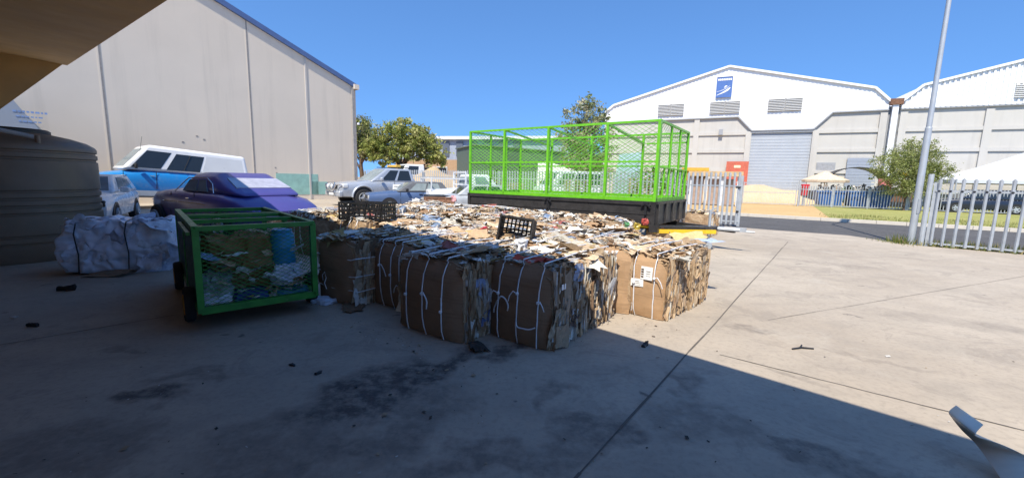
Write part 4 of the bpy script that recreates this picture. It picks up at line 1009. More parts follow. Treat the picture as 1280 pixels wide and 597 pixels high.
# grey shed with blue lettering beyond the tank
Pa, Pb = atY(56, 170, 17.0), atY(12, 120, 16.4)
sd_ = Vector((Pa.x-Pb.x, Pa.y-Pb.y, 0)); dl = sd_.length
sh = empty('grey_shed', (Pa.x, Pa.y, 0), math.atan2(sd_.y, sd_.x), 'pale blue-grey shed with small blue writing beyond the tank', 'shed')
SHD = mat_wall('shed_grey', (.34,.39,.46), .1)
def gable(b, pts, y0, y1, mi=0):
    n = len(pts); b.add([(x, y0, z) for x, z in pts] + [(x, y1, z) for x, z in pts], [tuple(range(n)), tuple(range(n, 2*n))[::-1]] + [(i, n+i, n+(i+1) % n, (i+1) % n) for i in range(n)], mi)
b = MB(); gable(b, [(0,0),(0,Pa.z),(-dl,Pb.z),(-dl-4,Pb.z),(-dl-4,0)], 0, 2.2); b.build('wall', SHD, sh)
b = MB()
for k in range(3):
    x = -dl+.02+.06*k
    while x < -dl+.85-.1*k:
        wd_ = rng.uniform(.05,.12); b.box((x+wd_/2, -.006, Pa.z+(Pb.z-Pa.z)*(.62-.13*k)), (wd_, .008, .05 if k else .07)); x += wd_+.035
b.build('blue_lettering', BLUEP, sh)

# ------------------------------------------------------------------ pale warehouse on the left
WA = R(52); wc = Vector((-10.7, 28.7, 0))
wh_ = empty('pale_warehouse', wc, WA+math.pi, 'tall pale plastered warehouse wall with a blue roof edge', 'warehouse')   # local +x runs towards the camera
CREAM = mat_wall('cream_plaster', (.77,.67,.545), .12)
SL = math.tan(R(20.5)); LW = 36.0
def topz(x): return 7.32 + SL*x if x < LW/2 else 7.32 + SL*(LW-x)
b = MB(); gable(b, [(0,0),(LW,0),(LW,7.32),(LW/2,topz(LW/2)),(0,7.32)], 0, -.25); b.build('wall', CREAM, wh_)
b = MB()
for x in (3.2,):
    b.box((x, .02, topz(x)/2), (.10, .04, topz(x)-.02))
b.build('pilaster', mat_wall('stained_plaster', (.58,.54,.49), .2), wh_)
JD = simple('dark_joint_line', (.30,.275,.25), .9)  # one dull grey-brown for the panel joints and the wall marks
for x in (6.3, 12.2, 18, 24, 30):
    b = MB(); b.box((x, .006, topz(x)/2), (.055, .012, topz(x)-.05)); b.box((x+.06, .004, topz(x)/2), (.05, .012, topz(x)-.06), 0, 1); b.build('panel_joint', [JD, CREAM], wh_)
FASC = simple('blue_fascia', (.085,.14,.30), .5, 0, .1, 3)
for (xa, xb) in ((-.25, LW/2), (LW/2, LW+.2)):
    b = MB(); za, zb_ = topz(max(0,xa))-(.25*SL if xa < 0 else 0), topz(min(LW,xb))
    gable(b, [(xa,za-.02),(xb,zb_-.02),(xb,zb_+.26),(xa,za+.26)], .14, -.25); b.build('fascia', FASC, wh_)
    b = MB(); gable(b, [(xa,za-.02),(xb,zb_-.02),(xb,zb_+.20),(xa,za+.20)], -.26, -30); b.build('roof', FASC, wh_)
b = MB(); b.box((-.12,-15,3.6), (.24,29.5,7.2)); b.build('side_wall', CREAM, wh_)
b = MB(); b.box((.16,.07,3.65), (.16,.12,7.3)); b.build('downpipe', simple('grey_downpipe', (.33,.31,.29), .6), wh_)
b = MB(); b.box((-.05,.10,7.35), (.35,.3,.3)); b.build('gutter_box', CREAM, wh_)
TEAL = simple('teal_overpaint', (.30,.52,.45), .85, 0, .15, 2)
b = MB(); b.box((3.95,.0075,.95), (2.5,.015,1.25)); b.box((2.6,.0075,.72), (1.0,.015,.8)); b.build('teal_paint_patch', TEAL, wh_)
b = MB()
for (x, z) in ((8.6,3.2),(8.9,3.35),(9.5,3.0),(5.2,1.9),(5.15,1.6)): b.box((x,.006,z), (.09,.01,.06))
b.build('wall_mark', JD, wh_)
b = MB(); b.lathe([(.02,0),(.09,.03),(.09,.14),(.02,.17)], (-.12,.2,4.9), 12); b.build('security_lamp', WHITEP, wh_)

# ------------------------------------------------------------------ white gabled warehouses across the road
FA = R(-24.86); FP = Vector((29, 45, 0))
CONW = mat_wall('panel_concrete', (.52,.50,.465), .16); WCLAD = simple('white_sheeting', (.80,.81,.82), .42, 0, .03, 2)
GREYT = simple('grey_trim', (.30,.31,.33), .6, 0, .05, 2)
def cladding(b, x0, x1, bot, top, y=-.18, pitch=.36, rib=.10):
    """ribbed sheeting: narrow vertical strips at alternating depth between two outlines"""
    x = x0
    while x < x1-1e-4:
        for w_, dy in ((pitch*.62, 0), (pitch*.38, -rib)):
            xa, xb = x, min(x+w_, x1)
            if xb-xa < 1e-4: continue
            q = [(xa,y+dy,bot(xa)),(xb,y+dy,bot(xb)),(xb,y+dy,top(xb)),(xa,y+dy,top(xa))]
            b.add([*q, *[(p[0],-.02,p[2]) for p in q]], [(0,1,2,3),(0,4,5,1),(1,5,6,2),(2,6,7,3),(3,7,4,0),(7,6,5,4)])
            x = xb
def interp(pts):
    def f(x):
        for (a, za), (c, zc) in zip(pts, pts[1:]):
            if x <= c: return za + (zc-za)*(x-a)/(c-a) if c > a else za
        return pts[-1][1]
    return f
def gable_warehouse(label, x0, x1, top_pts, bot_pts, doors, pil, beams, ranges):
    t = empty('gable_warehouse', FP, FA, label, 'warehouse', 'white gabled warehouses across the road')
    b = MB()
    for a, c in ranges: b.box(((a+c)/2, .15, 4.6), (c-a, .3, 9.2))
    b.build('wall', CONW, t)
    for x in pil:
        b = MB(); b.box((x, -.09, 3.6 if x in (-3.85,2.2) else 4.4), (.55, .17, 7.2 if x in (-3.85,2.2) else 8.8)); b.build('pilaster', CONW, t)
    b = MB()
    for a, c in ranges:
        for z in beams: b.box(((a+c)/2, -.07, z+.2), (c-a-.01, .14, .34))
        b.box(((a+c)/2, -.05, .35), (c-a-.012, .10, .7))
    b.build('panel_beam', CONW, t)
    b = MB(); cladding(b, x0, x1, interp(bot_pts), interp(top_pts), rib=.035 if x0 < 0 else .10); b.build('gable_sheeting', WCLAD, t)
    b = MB()
    for (a, za), (c, zc) in zip(top_pts, top_pts[1:]): b.bar((a, -.31, za+.06), (c, -.31, zc+.06), .20, .22, up=(0,1,0))
    b.build('verge_trim', WCLAD, t)
    b = MB()
    for (a, za), (c, zc) in zip(bot_pts, bot_pts[1:]): b.bar((a, -.20, za-.05), (c, -.20, zc-.05), .12, .08, up=(0,1,0))
    b.build('drip_trim', GREYT, t)
    b = MB()
    for (a, za), (c, zc) in zip(top_pts, top_pts[1:]): b.add([(a,-.1,za),(c,-.1,zc),(c,45,zc),(a,45,za)], [(0,1,2,3)])
    b.build('roof', WCLAD, t)
    b = MB(); b.box((x0+.15,22.5,4.6), (.3,44.6,9.2)); b.box((x1-.15,22.5,4.6), (.3,44.6,9.2)); b.build('side_wall', CONW, t)
    return t
w1 = gable_warehouse('white gabled warehouse with three louvres and a tall grey shutter', -19.6, 7.8,
    [(-19.6,9.95),(-18.6,10.75),(-6.3,14.2),(6.5,11.1),(7.8,9.8)], [(-19.6,8.85),(-5.0,8.95),(-3.6,7.45),(1.95,7.45),(3.4,9.05),(7.8,9.1)], None,
    (-19.3,-9.1,-3.85,2.2,7.5), (6.95,5.05,2.9), ((-19.6,-3.58),(1.93,7.8)))
b = MB()
for k in range(46): b.box((-.82, .05+(.02 if k % 2 else 0), .08+k*.161), (5.48, .06, .155))
b.build('roller_shutter', simple('shutter_grey', (.40,.43,.47), .55, 0, .05, 1), w1)
b = MB(); b.box((-.82,-.02,7.28), (5.48,.3,.3)); b.build('shutter_box', simple('shutter_box_grey', (.25,.27,.30), .6), w1)
LV = simple('louvre_grey', (.60,.60,.59), .6, 0, .05)
for xa, xb in ((-13.4,-10.6),(-7.9,-4.95),(-2.3,.7)):
    f = MB(); mid = (xa+xb)/2; z0, z1 = 9.3, 10.62
    for a, c in ((xa, mid-.06),(mid+.06, xb)):
        for k in range(8):
            M_ = Matrix.Rotation(R(35), 3, 'X'); f.box(((a+c)/2, -.35, z0+.08+k*.165), (c-a, .13, .025), M=M_)
    f.box((mid,-.30,(z0+z1)/2),(xb-xa,.02,z1-z0), 0, 1)
    f.build('louvre', [LV, simple('louvre_back', (.30,.30,.30), .7)], w1)
b = MB(); b.box((-6.58,-.25,7.3), (.4,.35,.6)); b.build('wall_lamp', GREYT, w1)
wn_ = MB(); wn_.box((3.4,-.03,3.6), (1.6,.06,.85)); win = wn_.build('window', GREYT, w1); wn_ = MB(); wn_.box((3.4,-.065,3.6), (1.35,.02,.62)); wn_.build('pane', simple('grey_pane', (.33,.33,.34), .3), win)
b = MB()
for k in range(18): b.box((6.3, -.16+(.015 if k % 2 else 0), 1.6+k*.165), (2.4, .05, .16))
b.build('side_shutter', simple('blue_grey_shutter', (.30,.33,.39), .5, 0, .04, 1), w1)
w2 = gable_warehouse('ribbed white gabled warehouse at the far right with concrete panels', 8.7, 36.4,
    [(8.7,9.75),(10.05,11.1),(22.5,14.25),(35,11.1),(36.4,9.75)], [(8.7,9.12),(36.4,9.12)], None, (9.0,14.95,21.2,27.4,33.6), (6.95,5.05,2.9), ((8.7,36.4),))
for xa, xb in ((16.2,19),(25.5,28.3)):
    f = MB()
    for k in range(8): f.box(((xa+xb)/2,-.35,9.7+k*.165), (xb-xa,.13,.025), M=Matrix.Rotation(R(35),3,'X'))
    f.build('louvre', LV, w2)
dp = MB(); dp.box((8.25,-.2,4.9), (.45,.3,9.2)); dp.box((8.25,-.2,9.75), (1.0,.6,.55), 0, 1); dp.box((8.25,.4,4.7),(.9,.6,9.4),0,2)
o = dp.build('downpipe', [WCLAD, RUST, GREYT]); o.location = FP; o.rotation_euler.z = FA; tag(o, 'white downpipe with a rusty hopper between the two gables', 'downpipe')
# sign board on the gable
sg_ = empty('sign_board', FP + Vector((math.cos(FA), math.sin(FA),0))*-6.65 + Vector((-math.sin(FA), math.cos(FA),0))*-.36 + Vector((0,0,11.0)), FA, 'blue sign board with a white swoosh high on the white gable', 'sign')
b = MB(); b.box((0,0,1.08), (1.55,.08,2.16)); b.build('panel', simple('sign_blue', (.07,.15,.40), .5, 0, .12, 3), sg_)
b = MB()
x = -.66
for k in range(8): b.box((x+.07,-.05,1.88), (.13,.02,.2)); x += .172
b.build('lettering', PAPER, sg_)
b = MB(); fr = .045
for (c, d) in (((0,-.045,2.14),(1.55,.02,.05)),): b.box(c, d)
b.build('top_band', simple('sign_dark', (.03,.05,.12), .5), sg_)
b = MB()
def ribbon(b, pts, y=-.052):
    for (p, q) in zip(pts, pts[1:]):
        b.add([(p[0],y,p[1]-p[2]),(q[0],y,q[1]-q[2]),(q[0],y,q[1]+q[2]),(p[0],y,p[1]+p[2]),(p[0],y+.012,p[1]-p[2]),(q[0],y+.012,q[1]-q[2]),(q[0],y+.012,q[1]+q[2]),(p[0],y+.012,p[1]+p[2])], [(0,1,2,3),(4,7,6,5),(0,4,5,1),(2,6,7,3)])
ribbon(b, [(-.7,.25,.02),(-.3,.42,.05),(.1,.62,.10),(.45,.85,.12),(.62,1.02,.02)]); ribbon(b, [(-.72,.62,.012),(-.3,.72,.02),(.2,.95,.03),(.55,1.2,.01)]); ribbon(b, [(-.02,1.02,.02),(.1,1.12,.10),(.22,1.18,.06),(.3,1.2,.01)])
b.build('swoosh', PAPER, sg_)
# red notice board with a white plate
rb = empty('red_board', FP + Vector((math.cos(FA), math.sin(FA),0))*-4.66 + Vector((-math.sin(FA), math.cos(FA),0))*-.5, FA, 'red steel board with a small white plate left of the tall shutter', 'board')
b = MB(); b.box((0,0,2.1), (2.15,.12,4.0)); b.build('panel', simple('brick_red_paint', (.50,.12,.07), .55), rb)
b = MB(); b.box((0,-.07,3.55), (.65,.03,.28)); b.build('white_plate', simple('cream_plate', (.75,.62,.42), .5), rb)

# ------------------------------------------------------------------ fences
def palisade(label, p, q, h=1.85, bay=3.0, pale=.15, pw=.07, mat=GALV_P, z=0, group=None, name='palisade_fence', posts=True, rails=(.28,.80)):
    p, q = Vector(p), Vector(q); d = q-p; L = d.length; a = math.atan2(d.y, d.x)
    t = empty(name, (p.x, p.y, z), a, label, 'fence', group)
    n = max(1, round(L/bay)); bl = L/n
    if posts:
        for k in range(n+1):
            b = MB(); b.box((k*bl, .05, h*.47), (.09,.09,h*.94)); b.build('post', mat, t)
    for zz in rails:
        b = MB(); b.box((L/2, .0, h*zz), (L, .035, .045)); b.build('rail', mat, t)
    for k in range(n):
        b = MB(); x = k*bl+.07
        while x < (k+1)*bl-.03:
            y = -.03; w_ = pw/2; hh = h*rng.uniform(.99,1.01)
            # W-section pale with a three-pronged head
            b.add([(x-w_,y,.06),(x-w_*.3,y-.025,.06),(x+w_*.3,y-.025,.06),(x+w_,y,.06),(x-w_*1.25,y-.005,hh-.05),(x-w_*.3,y-.028,hh),(x+w_*.3,y-.028,hh),(x+w_*1.25,y-.005,hh-.05),
                   (x-w_,y,hh-.2),(x-w_*.3,y-.025,hh-.2),(x+w_*.3,y-.025,hh-.2),(x+w_,y,hh-.2)],
                  [(0,1,9,8),(1,2,10,9),(2,3,11,10),(8,9,5,4),(9,10,6,5),(10,11,7,6),(3,0,8,11),(11,8,4,7)])
            x += pale
        b.build('pale_panel', mat, t)
    return t
ge = at(922,283); yl = Vector((-10.0, 28.2, 0))
FG = 'steel palisade fences'
palisade('palisade boundary fence running behind the green trailer', yl, ge+(yl-ge).normalized()*2.6, 1.97, 3.0, .16, .075, GALV_P, 0, FG)
gt = palisade('palisade gate leaf standing behind the drawbar', ge+(yl-ge).normalized()*2.55, ge, 1.97, 2.55, .16, .075, GALV_P, 0, FG, 'palisade_gate', True, (.09,.75))
b = MB(); b.box((2.45,-.06,1.43),(.16,.06,.06)); b.lathe([(.02,-.02),(.05,0),(.02,.02)],(2.5,-.08,.55),10,'Y'); b.build('lock', DARK, gt)
nr_ = Vector((11.25,11.2,0)); ne = Vector((12.85,9.55,0))
nf = palisade('close-up palisade fence right of the lamp post', nr_, ne+ (ne-nr_)*.35, 1.84, 3.2, .21, .066, GALV_P, -.03, FG, rails=(.06,.82))
b = MB()
for k in range(14): b.lathe([(.012,-.012),(.028,-.008),(.028,.0),(.012,.01)], (.07+k*.21,-.055,1.84*.82), 10, 'Y')
b.build('bolt', DARK, nf)
b = MB(); b.tube([(-.12,.0,0),(-.12,.0,1.95)], .06, 10); b.build('gate_post', GALV_P, nf)
def fpt(x): return Vector((23 + x*math.cos(FA), 33.2 + x*math.sin(FA), 0))
palisade('street fence across the road before the blue skips', fpt(-.3), fpt(6.3), 1.62, 2.2, .17, .06, GALV_P, -.02, FG, rails=(.06,.83))
palisade('street fence across the road before the dark van', fpt(6.4), fpt(27), 1.62, 2.9, .17, .06, GALV_P, -.02, FG, rails=(.06,.83))
# sliding mesh gate
g0, g1 = fpt(-4.2), fpt(-.5); a = FA; Lg = (g1-g0).length
t = empty('sliding_gate', g0, a, 'low sliding mesh gate across the sandy entrance', 'gate')
b = MB()
for z in (.1,1.0,1.75): b.bar((0,0,z),(Lg,0,z),.05)
for x in (0,Lg): b.bar((x,0,.05),(x,0,1.8),.06)
b.build('frame', GALV_P, t)
b = MB()
for k in range(int(Lg/.11)): b.bar((k*.11,0,.1),(k*.11,0,1.85),.014)
b.build('bars', GALV_P, t)
for x in (-.15, Lg+.2):
    b = MB(); b.bar((x,.1,0),(x,.1,2.0),.12); b.build('gate_post', GALV_P, t)
b = MB(); b.bar((-8,.2,.1),(-.2,.2,.1),.05); b.bar((-8,.2,1.75),(-.2,.2,1.75),.05)
for k in range(60): b.bar((-8+k*.13,.2,.1),(-8+k*.13,.2,1.85),.014)
b.build('fixed_bay', GALV_P, t)

# ------------------------------------------------------------------ lamp post
lp = at(1138,304.5); lp = Vector((lp.x, lp.y, -.05))
t = empty('lamp_post', lp, 0, 'tall grey steel lamp post at the yard entrance', 'lamp post')
b = MB(); b.tube([(0,0,0),(0,0,3.2),(0,0,3.22),(0,0,9.4)], [.088,.075,.062,.042], 12); b.build('pole', GALV, t, 30)
b = MB(); b.box((0,0,.03),(.34,.34,.05)); b.build('base_plate', GALV, t)
b = MB(); b.box((0,-.085,1.1),(.1,.012,.4)); b.build('access_cover', GALV, t)
b = MB(); b.tube([(0,0,9.4),(.3,.25,9.65),(1.1,.9,9.75)], .035, 8); b.box((1.4,1.1,9.74),(.7,.3,.14), R(40)); b.build('lamp_head', GALV, t)

# ------------------------------------------------------------------ trees
def tree(name, label, base, h, crown, n, size, cols, trunk_r=.16, seed=1, trunk_h=None, droop=0, cat='tree', group=None, barkc=(.15,.10,.07), clump=.9):
    """crown: list of (x,y,z,rx,ry,rz) masses; leaves sit on random twigs inside them"""
    t = empty(name, base, 0, label, cat, group); r = random.Random(seed); b = MB()
    th = trunk_h or h*.45
    b.tube([(0,0,-.1),(.05,.03,th*.4),(-.04,.02,th*.75),(.02,0,th)], [trunk_r*1.3,trunk_r,trunk_r*.8,trunk_r*.6], 9)
    for (x,y,z,rx,ry,rz) in crown:
        st = Vector((0,0,th*r.uniform(.45,.95)))
        b.tube([st, st.lerp(Vector((x,y,z)), .5)+Vector((0,0,.1*h*r.uniform(-.3,.6))), (x,y,z)], [trunk_r*.5,trunk_r*.3,trunk_r*.1], 6)
        for q in range(3):
            e = Vector((x+r.uniform(-.7,.7)*rx, y+r.uniform(-.7,.7)*ry, z+r.uniform(-.5,.7)*rz)); b.tube([st.lerp(Vector((x,y,z)), .6), e], [trunk_r*.22,trunk_r*.05], 5)
    b.build('trunk', simple('bark_'+name, barkc, .9, 0, .3, 6, .3), t, 60)
    b = MB(); tot = sum(c[3]*c[4]*c[5] for c in crown)
    for (x,y,z,rx,ry,rz) in crown:
        k = max(10, int(n*rx*ry*rz/tot)); nc = max(4, int(k/26))
        for c in range(nc):
            d = rvec(r)*r.random()**.4; cc = Vector((x+d.x*rx, y+d.y*ry, z+d.z*rz)); cr = r.uniform(.14,.34)*min(rx,ry,rz)*clump; col = r.choice(cols)
            for q in range(26):
                p = cc + Vector((r.gauss(0,1), r.gauss(0,1), r.gauss(0,.8)))*cr*.62
                A = rvec(r); A.z -= droop; A.normalize(); Bv = A.cross(rvec(r)).normalized(); s = size*r.uniform(.6,1.4)
                kk = r.uniform(1.15,1.9); f = tuple(min(1, q_*kk) for q_ in col)
                b.add([p-A*s, p+Bv*s*.38, p+A*s, p-Bv*s*.38], [(0,1,2,3)], 0, f)
    b.build('crown', LEAF, t); return t
GR = [(.085,.15,.030),(.11,.19,.035),(.065,.115,.028),(.15,.22,.05)]
GRY = [(.18,.205,.06),(.22,.245,.085),(.14,.165,.05),(.26,.27,.12)]
OLV = [(.13,.145,.05),(.17,.17,.07),(.09,.11,.035),(.22,.20,.11)]
p = ground_at(500, 37)
tree('street_tree', 'broad olive-green tree beyond the palisade, left of the brick building', p, 6.2,
     [(-.6,0,4.3,1.6,1.5,1.2),(1.1,.3,4.1,1.5,1.5,1.25),(2.6,.4,3.5,1.2,1.2,1.2),(-2.0,.2,3.6,1.3,1.3,1.1),(.4,.2,5.1,1.3,1.3,.8),(1.9,-.2,4.6,1.0,1.0,.8),(-1.2,-.5,2.9,1.2,1.2,.8),(3.0,0,2.7,.8,.8,.7),(.6,-.4,3.1,1.1,1.0,.7)], 14000, .13, [(.24,.26,.07),(.29,.30,.09),(.17,.20,.05),(.33,.32,.13)], .22, 3).scale = (1.08,1.08,1.12)
p = ground_at(452, 40)
tree('street_tree', 'olive-green tree standing close to the warehouse corner', p, 6.4, [(0,0,4.6,1.5,1.5,1.5),(-.9,.2,3.6,1.4,1.4,1.2),(.9,0,3.3,1.2,1.2,1.0),(.1,0,5.6,.9,.9,.7)], 6500, .13, OLV+[(.22,.25,.07),(.27,.28,.10)], .2, 4).scale = (1.1,1.1,1.14)
p = ground_at(728, 30)
tree('tall_tree', 'tall ragged grey-green tree rising behind the trailer cage', p, 8,
     [(0,0,6.0,1.5,1.3,1.4),(-.5,.1,4.6,1.6,1.4,1.3),(.7,0,4.4,1.6,1.4,1.4),(.2,0,3.0,1.7,1.4,1.2),(-.1,.2,7.0,.75,.7,.75),(.5,0,2.0,1.6,1.3,.9),(1.0,0,6.1,.8,.8,.7)], 9500, .11, [(.22,.23,.12),(.27,.27,.15),(.16,.19,.08),(.33,.31,.21)], .18, 5, None, .3)
p = ground_at(1133, 30.5)
tree('feathery_tree', 'feathery light green tree behind the street fence', p, 5.4,
     [(0,0,3.6,1.8,1.6,1.2),(-.6,-.2,1.7,1.4,1.2,.8),(.5,-.3,1.5,1.3,1.2,.8),(-1.3,0,3.1,1.4,1.2,1.2),(1.3,.1,3.1,1.5,1.3,1.1),(.2,-.2,4.5,1.2,1.1,.7),(2.1,.1,2.6,1.0,1.0,.8),(-.2,-.3,2.5,1.6,1.3,.8),(-1.9,0,2.5,.7,.7,.6),(1.0,0,1.9,1.0,.9,.6)], 24000, .065, GRY, .06, 6, 1.5)
for (px, Y, s, lab, sd) in ((812,33,1.0,'dense green shrub seen through the right half of the cage',7),(843,34,.95,'olive shrub beside the yellow bin, seen through the cage end',8),(615,30,.75,'low shrub seen through the left end of the cage',9),(690,33,.7,'low shrub seen through the middle of the cage',10),(570,38,.7,'small shrub before the brick building',12),(1060,36,.6,'small shrub beside the black canopy',13)):
    p = ground_at(px, Y)
    tree('shrub', lab, p, 2.8*s, [(0,0,1.7*s,1.4*s,1.2*s,.9*s),(.7*s,.1,1.3*s,1.1*s,1*s,.8*s),(-.8*s,0,1.2*s,1.1*s,1*s,.8*s),(.1,0,2.4*s,.8*s,.8*s,.5*s)], 1500, .12, GR if sd % 2 else OLV, .07, sd, 1.1*s, 0, 'shrub', 'shrubs across the road')

# ------------------------------------------------------------------ brick building and far sheds
bp = ground_at(533, 62)
bb = empty('brick_building', bp, R(-14), 'brown brick building with a grey-blue glazed upper storey', 'building')
BR = mat_brick(); 
b = MB(); b.box((8,6,2.0), (26,12,4.4)); b.build('wall', BR, bb)
b = MB(); b.box((8,6.1,5.6), (26,12.1,2.9)); b.build('upper_storey', simple('blue_grey_panel', (.30,.34,.42), .5), bb)
b = MB(); b.box((8,6,7.25), (26.8,13,.45)); b.build('roof', simple('pale_roof', (.62,.63,.64), .5), bb)
for k in range(9):
    f = MB(); f.box((-3.2+k*2.1,-.06,5.75), (1.0,.1,2.1)); f.build('window', simple('dark_window', (.10,.12,.16), .2), bb)
for x in (2.2,6.6,-2.4,11):
    f = MB(); f.box((x,-.06,2.7), (2.3,.1,1.0)); w_ = f.build('window', simple('window_frame_white', (.6,.6,.6), .5), bb); f = MB(); f.box((x,-.12,2.7), (2.1,.04,.8)); f.build('pane', GLASS_L, w_)
b = MB(); b.box((3,-1.2,1.0), (14,2.2,.15)); b.build('canopy', simple('grey_blue_canopy', (.34,.38,.46), .5), bb)
lw = ground_at(594, 52)
l = empty('long_dark_shed', lw, R(24), 'long dark green-grey shed seen through the trailer cage', 'shed')
b = MB(); gable(b, [(0,0),(24,0),(24,4.6),(12,5.3),(0,5.6)], 0, 8); b.build('wall', simple('dark_green_sheet', (.085,.12,.10), .6, 0, .1, 2), l)
b = MB(); gable(b, [(-.2,5.6),(12,5.3),(24.2,4.6),(24.2,4.75),(12,5.45),(-.2,5.75)], -.2, 8.2); b.build('roof', simple('dark_roof_sheet', (.12,.15,.13), .6), l)
p = ground_at(690, 46); l = empty('white_gable_shed', p, R(-10), 'low white gabled shed seen through the middle of the cage', 'shed')
b = MB(); gable(b, [(-1.6,0),(2.6,0),(2.6,2.7),(-.2,3.5),(-1.6,3.4)], 0, 6); b.build('wall', WCLAD, l); b = MB(); b.box((1.2,-.04,1.0),(1.2,.06,1.9)); b.build('door', GREYT, l)
p = ground_at(712, 27); cvn, B, T = car('white_minibus', 'white minibus half hidden behind the tree and the cage', 'van', (p.x, p.y, 0), R(200), WHITEP, 4.6, 2.15, .86, 1.2,
    [(2.2,.5,1.0,.75),(2.1,.4,1.15,.83),(1.6,.4,1.22,.86),(-2.3,.4,1.2,.86)], (-2.25,1.8,-2.15,1.0,.84,.74), ((.66,.9),(.35,.62),(.05,.31)), (1.4,-1.5), .33, GLASS)
p = ground_at(785, 36); l = empty('pale_blue_hopper', p, FA, 'pale blue upright hopper seen through the right half of the cage', 'hopper')
b = MB(); b.prism([(-1.0,-.7),(1.0,-.7),(1.0,.7),(-1.0,.7)], .4, 1.9); b.add([(-1.0,-.7,1.9),(1.0,-.7,1.9),(1.0,.7,1.9),(-1.0,.7,1.9),(-.75,-.5,3.9),(1.1,-.5,4.05),(1.1,.5,4.05),(-.75,.5,3.9)], [(0,1,5,4),(1,2,6,5),(2,3,7,6),(3,0,4,7),(4,5,6,7)]); b.build('shell', simple('pale_blue_plastic', (.33,.46,.52), .6), l)
b = MB()
for k in range(4): b.bar((.8*math.cos(k*1.57),.8*math.sin(k*1.57),0),(.8*math.cos(k*1.57),.8*math.sin(k*1.57),.5),.12)
b.build('stand', GALV, l)
# pallets, hut, bins between the fences
WOOD = simple('pale_pallet_wood', (.50,.36,.20), .85, 0, .2, 5)
def pallets(loc, rz, n, label, wd=1.2):
    t = empty('pallet_stack', loc, rz, label, 'pallets', 'wooden pallet stacks across the road')
    for k in range(n):
        b = MB(); z = k*.15
        for q in range(3): b.box((-wd/2+.06+q*(wd-.12)/2, 0, z+.05), (.1,1.0,.09))
        for q in range(6): b.box((0, -.45+q*.18, z+.115), (wd,.12,.022)); 
        for q in range(3): b.box((0, -.45+q*.45, z+.004), (wd,.1,.012))
        b.build('pallet', WOOD, t)
    return t
for (px, Y, n, rz, lab) in ((722,23.5,11,.2,'pallet stack behind the fence at the middle of the cage'),(800,25.5,12,-.2,'pallet stack behind the fence at the right of the cage'),(640,25,9,.1,'pallet stack behind the fence at the left of the cage'),(612,27,10,.3,'wide pallet stack beside the left cage corner')):
    pallets(ground_at(px, Y), rz, n, lab, 1.3)
p = ground_at(868, 33); t = empty('yellow_skip', p, FA, 'yellow steel hopper bin on a pallet beside the cage end', 'bin')
b = MB(); b.add([(-.9,-.7,2.6),(.9,-.7,2.6),(.9,.7,2.6),(-.9,.7,2.6),(-.3,-.4,1.2),(.5,-.4,1.2),(.5,.4,1.2),(-.3,.4,1.2)], [(0,1,5,4),(1,2,6,5),(2,3,7,6),(3,0,4,7),(4,5,6,7)]); b.box((0,-.72,2.65),(1.9,.08,.25)); b.box((0,.72,2.65),(1.9,.08,.25)); b.box((-.92,0,2.65),(.08,1.4,.25)); b.box((.92,0,2.65),(.08,1.4,.25)); b.build('hopper', simple('hopper_yellow', (.60,.36,.04), .55), t)
b = MB()
for x in (-.5,.5):
    for y in (-.4,.4): b.bar((x,y,0),(x,y,2.4),.1)
b.build('stand', RUST, t)
p = ground_at(893, 31); t = empty('timber_rack', p, FA, 'brick-red and white rack with a pale timber top behind the gate', 'rack')
b = MB()
for k in range(4): b.bar((-1.6+k*1.05,0,0),(-1.6+k*1.05,0,2.2),.16)
b.build('upright', simple('grey_white_paint', (.55,.57,.60), .6), t)
b = MB(); b.box((0,.3,2.3),(3.6,1.2,.35)); b.build('timber_top', WOOD, t)
b = MB(); 
for k in range(3): b.box((-1.1+k*1.05,.5,1.0),(.75,.5,1.9))
b.build('brick_stack', simple('brick_stack_red', (.36,.26,.20), .85), t)
def heap(name, label, c, rx, ry, h, mat, seed, cat='sand heap'):
    b = MB(); n, m = 30, 12; vs = [(0,0,h)]
    for j in range(1, m+1):
        for i in range(n):
            a = 6.283*i/n; f = j/m; rr_ = f*(1+.18*noise.noise(Vector((math.cos(a)*1.5, math.sin(a)*1.5, seed))))
            z = h*(1-f)**.85*(1+.25*noise.noise(Vector((rr_*math.cos(a)*3, rr_*math.sin(a)*3, seed+5)))); vs.append((rx*rr_*math.cos(a), ry*rr_*math.sin(a), z if j < m else -.15))
    fs = [(0, 1+i, 1+(i+1) % n) for i in range(n)]
    for j in range(m-1): fs += [(1+j*n+i, 1+(j+1)*n+i, 1+(j+1)*n+(i+1) % n, 1+j*n+(i+1) % n) for i in range(n)]
    b.add(vs, fs); o = b.build(name, mat, None, 60); o.location = c; tag(o, label, cat); return o
HEAPM = mat_ground('heap_sand', (.46,.33,.18), (.54,.41,.25), (.38,.27,.15), 1.5)
p = ground_at(545, 29); heap('sand_heap', 'brown sand heap rising behind the pickups', p, 4.4, 3.4, 2.3, HEAPM, 2)
p = ground_at(955, 40.5); o = heap('sand_heap', 'long pale sand heap behind the sliding gate', p, 9.5, 2.4, 1.62, mat_ground('pale_heap_sand', (.52,.39,.24), (.60,.47,.31), (.45,.33,.2), 1.5), 4); o.rotation_euler.z = FA
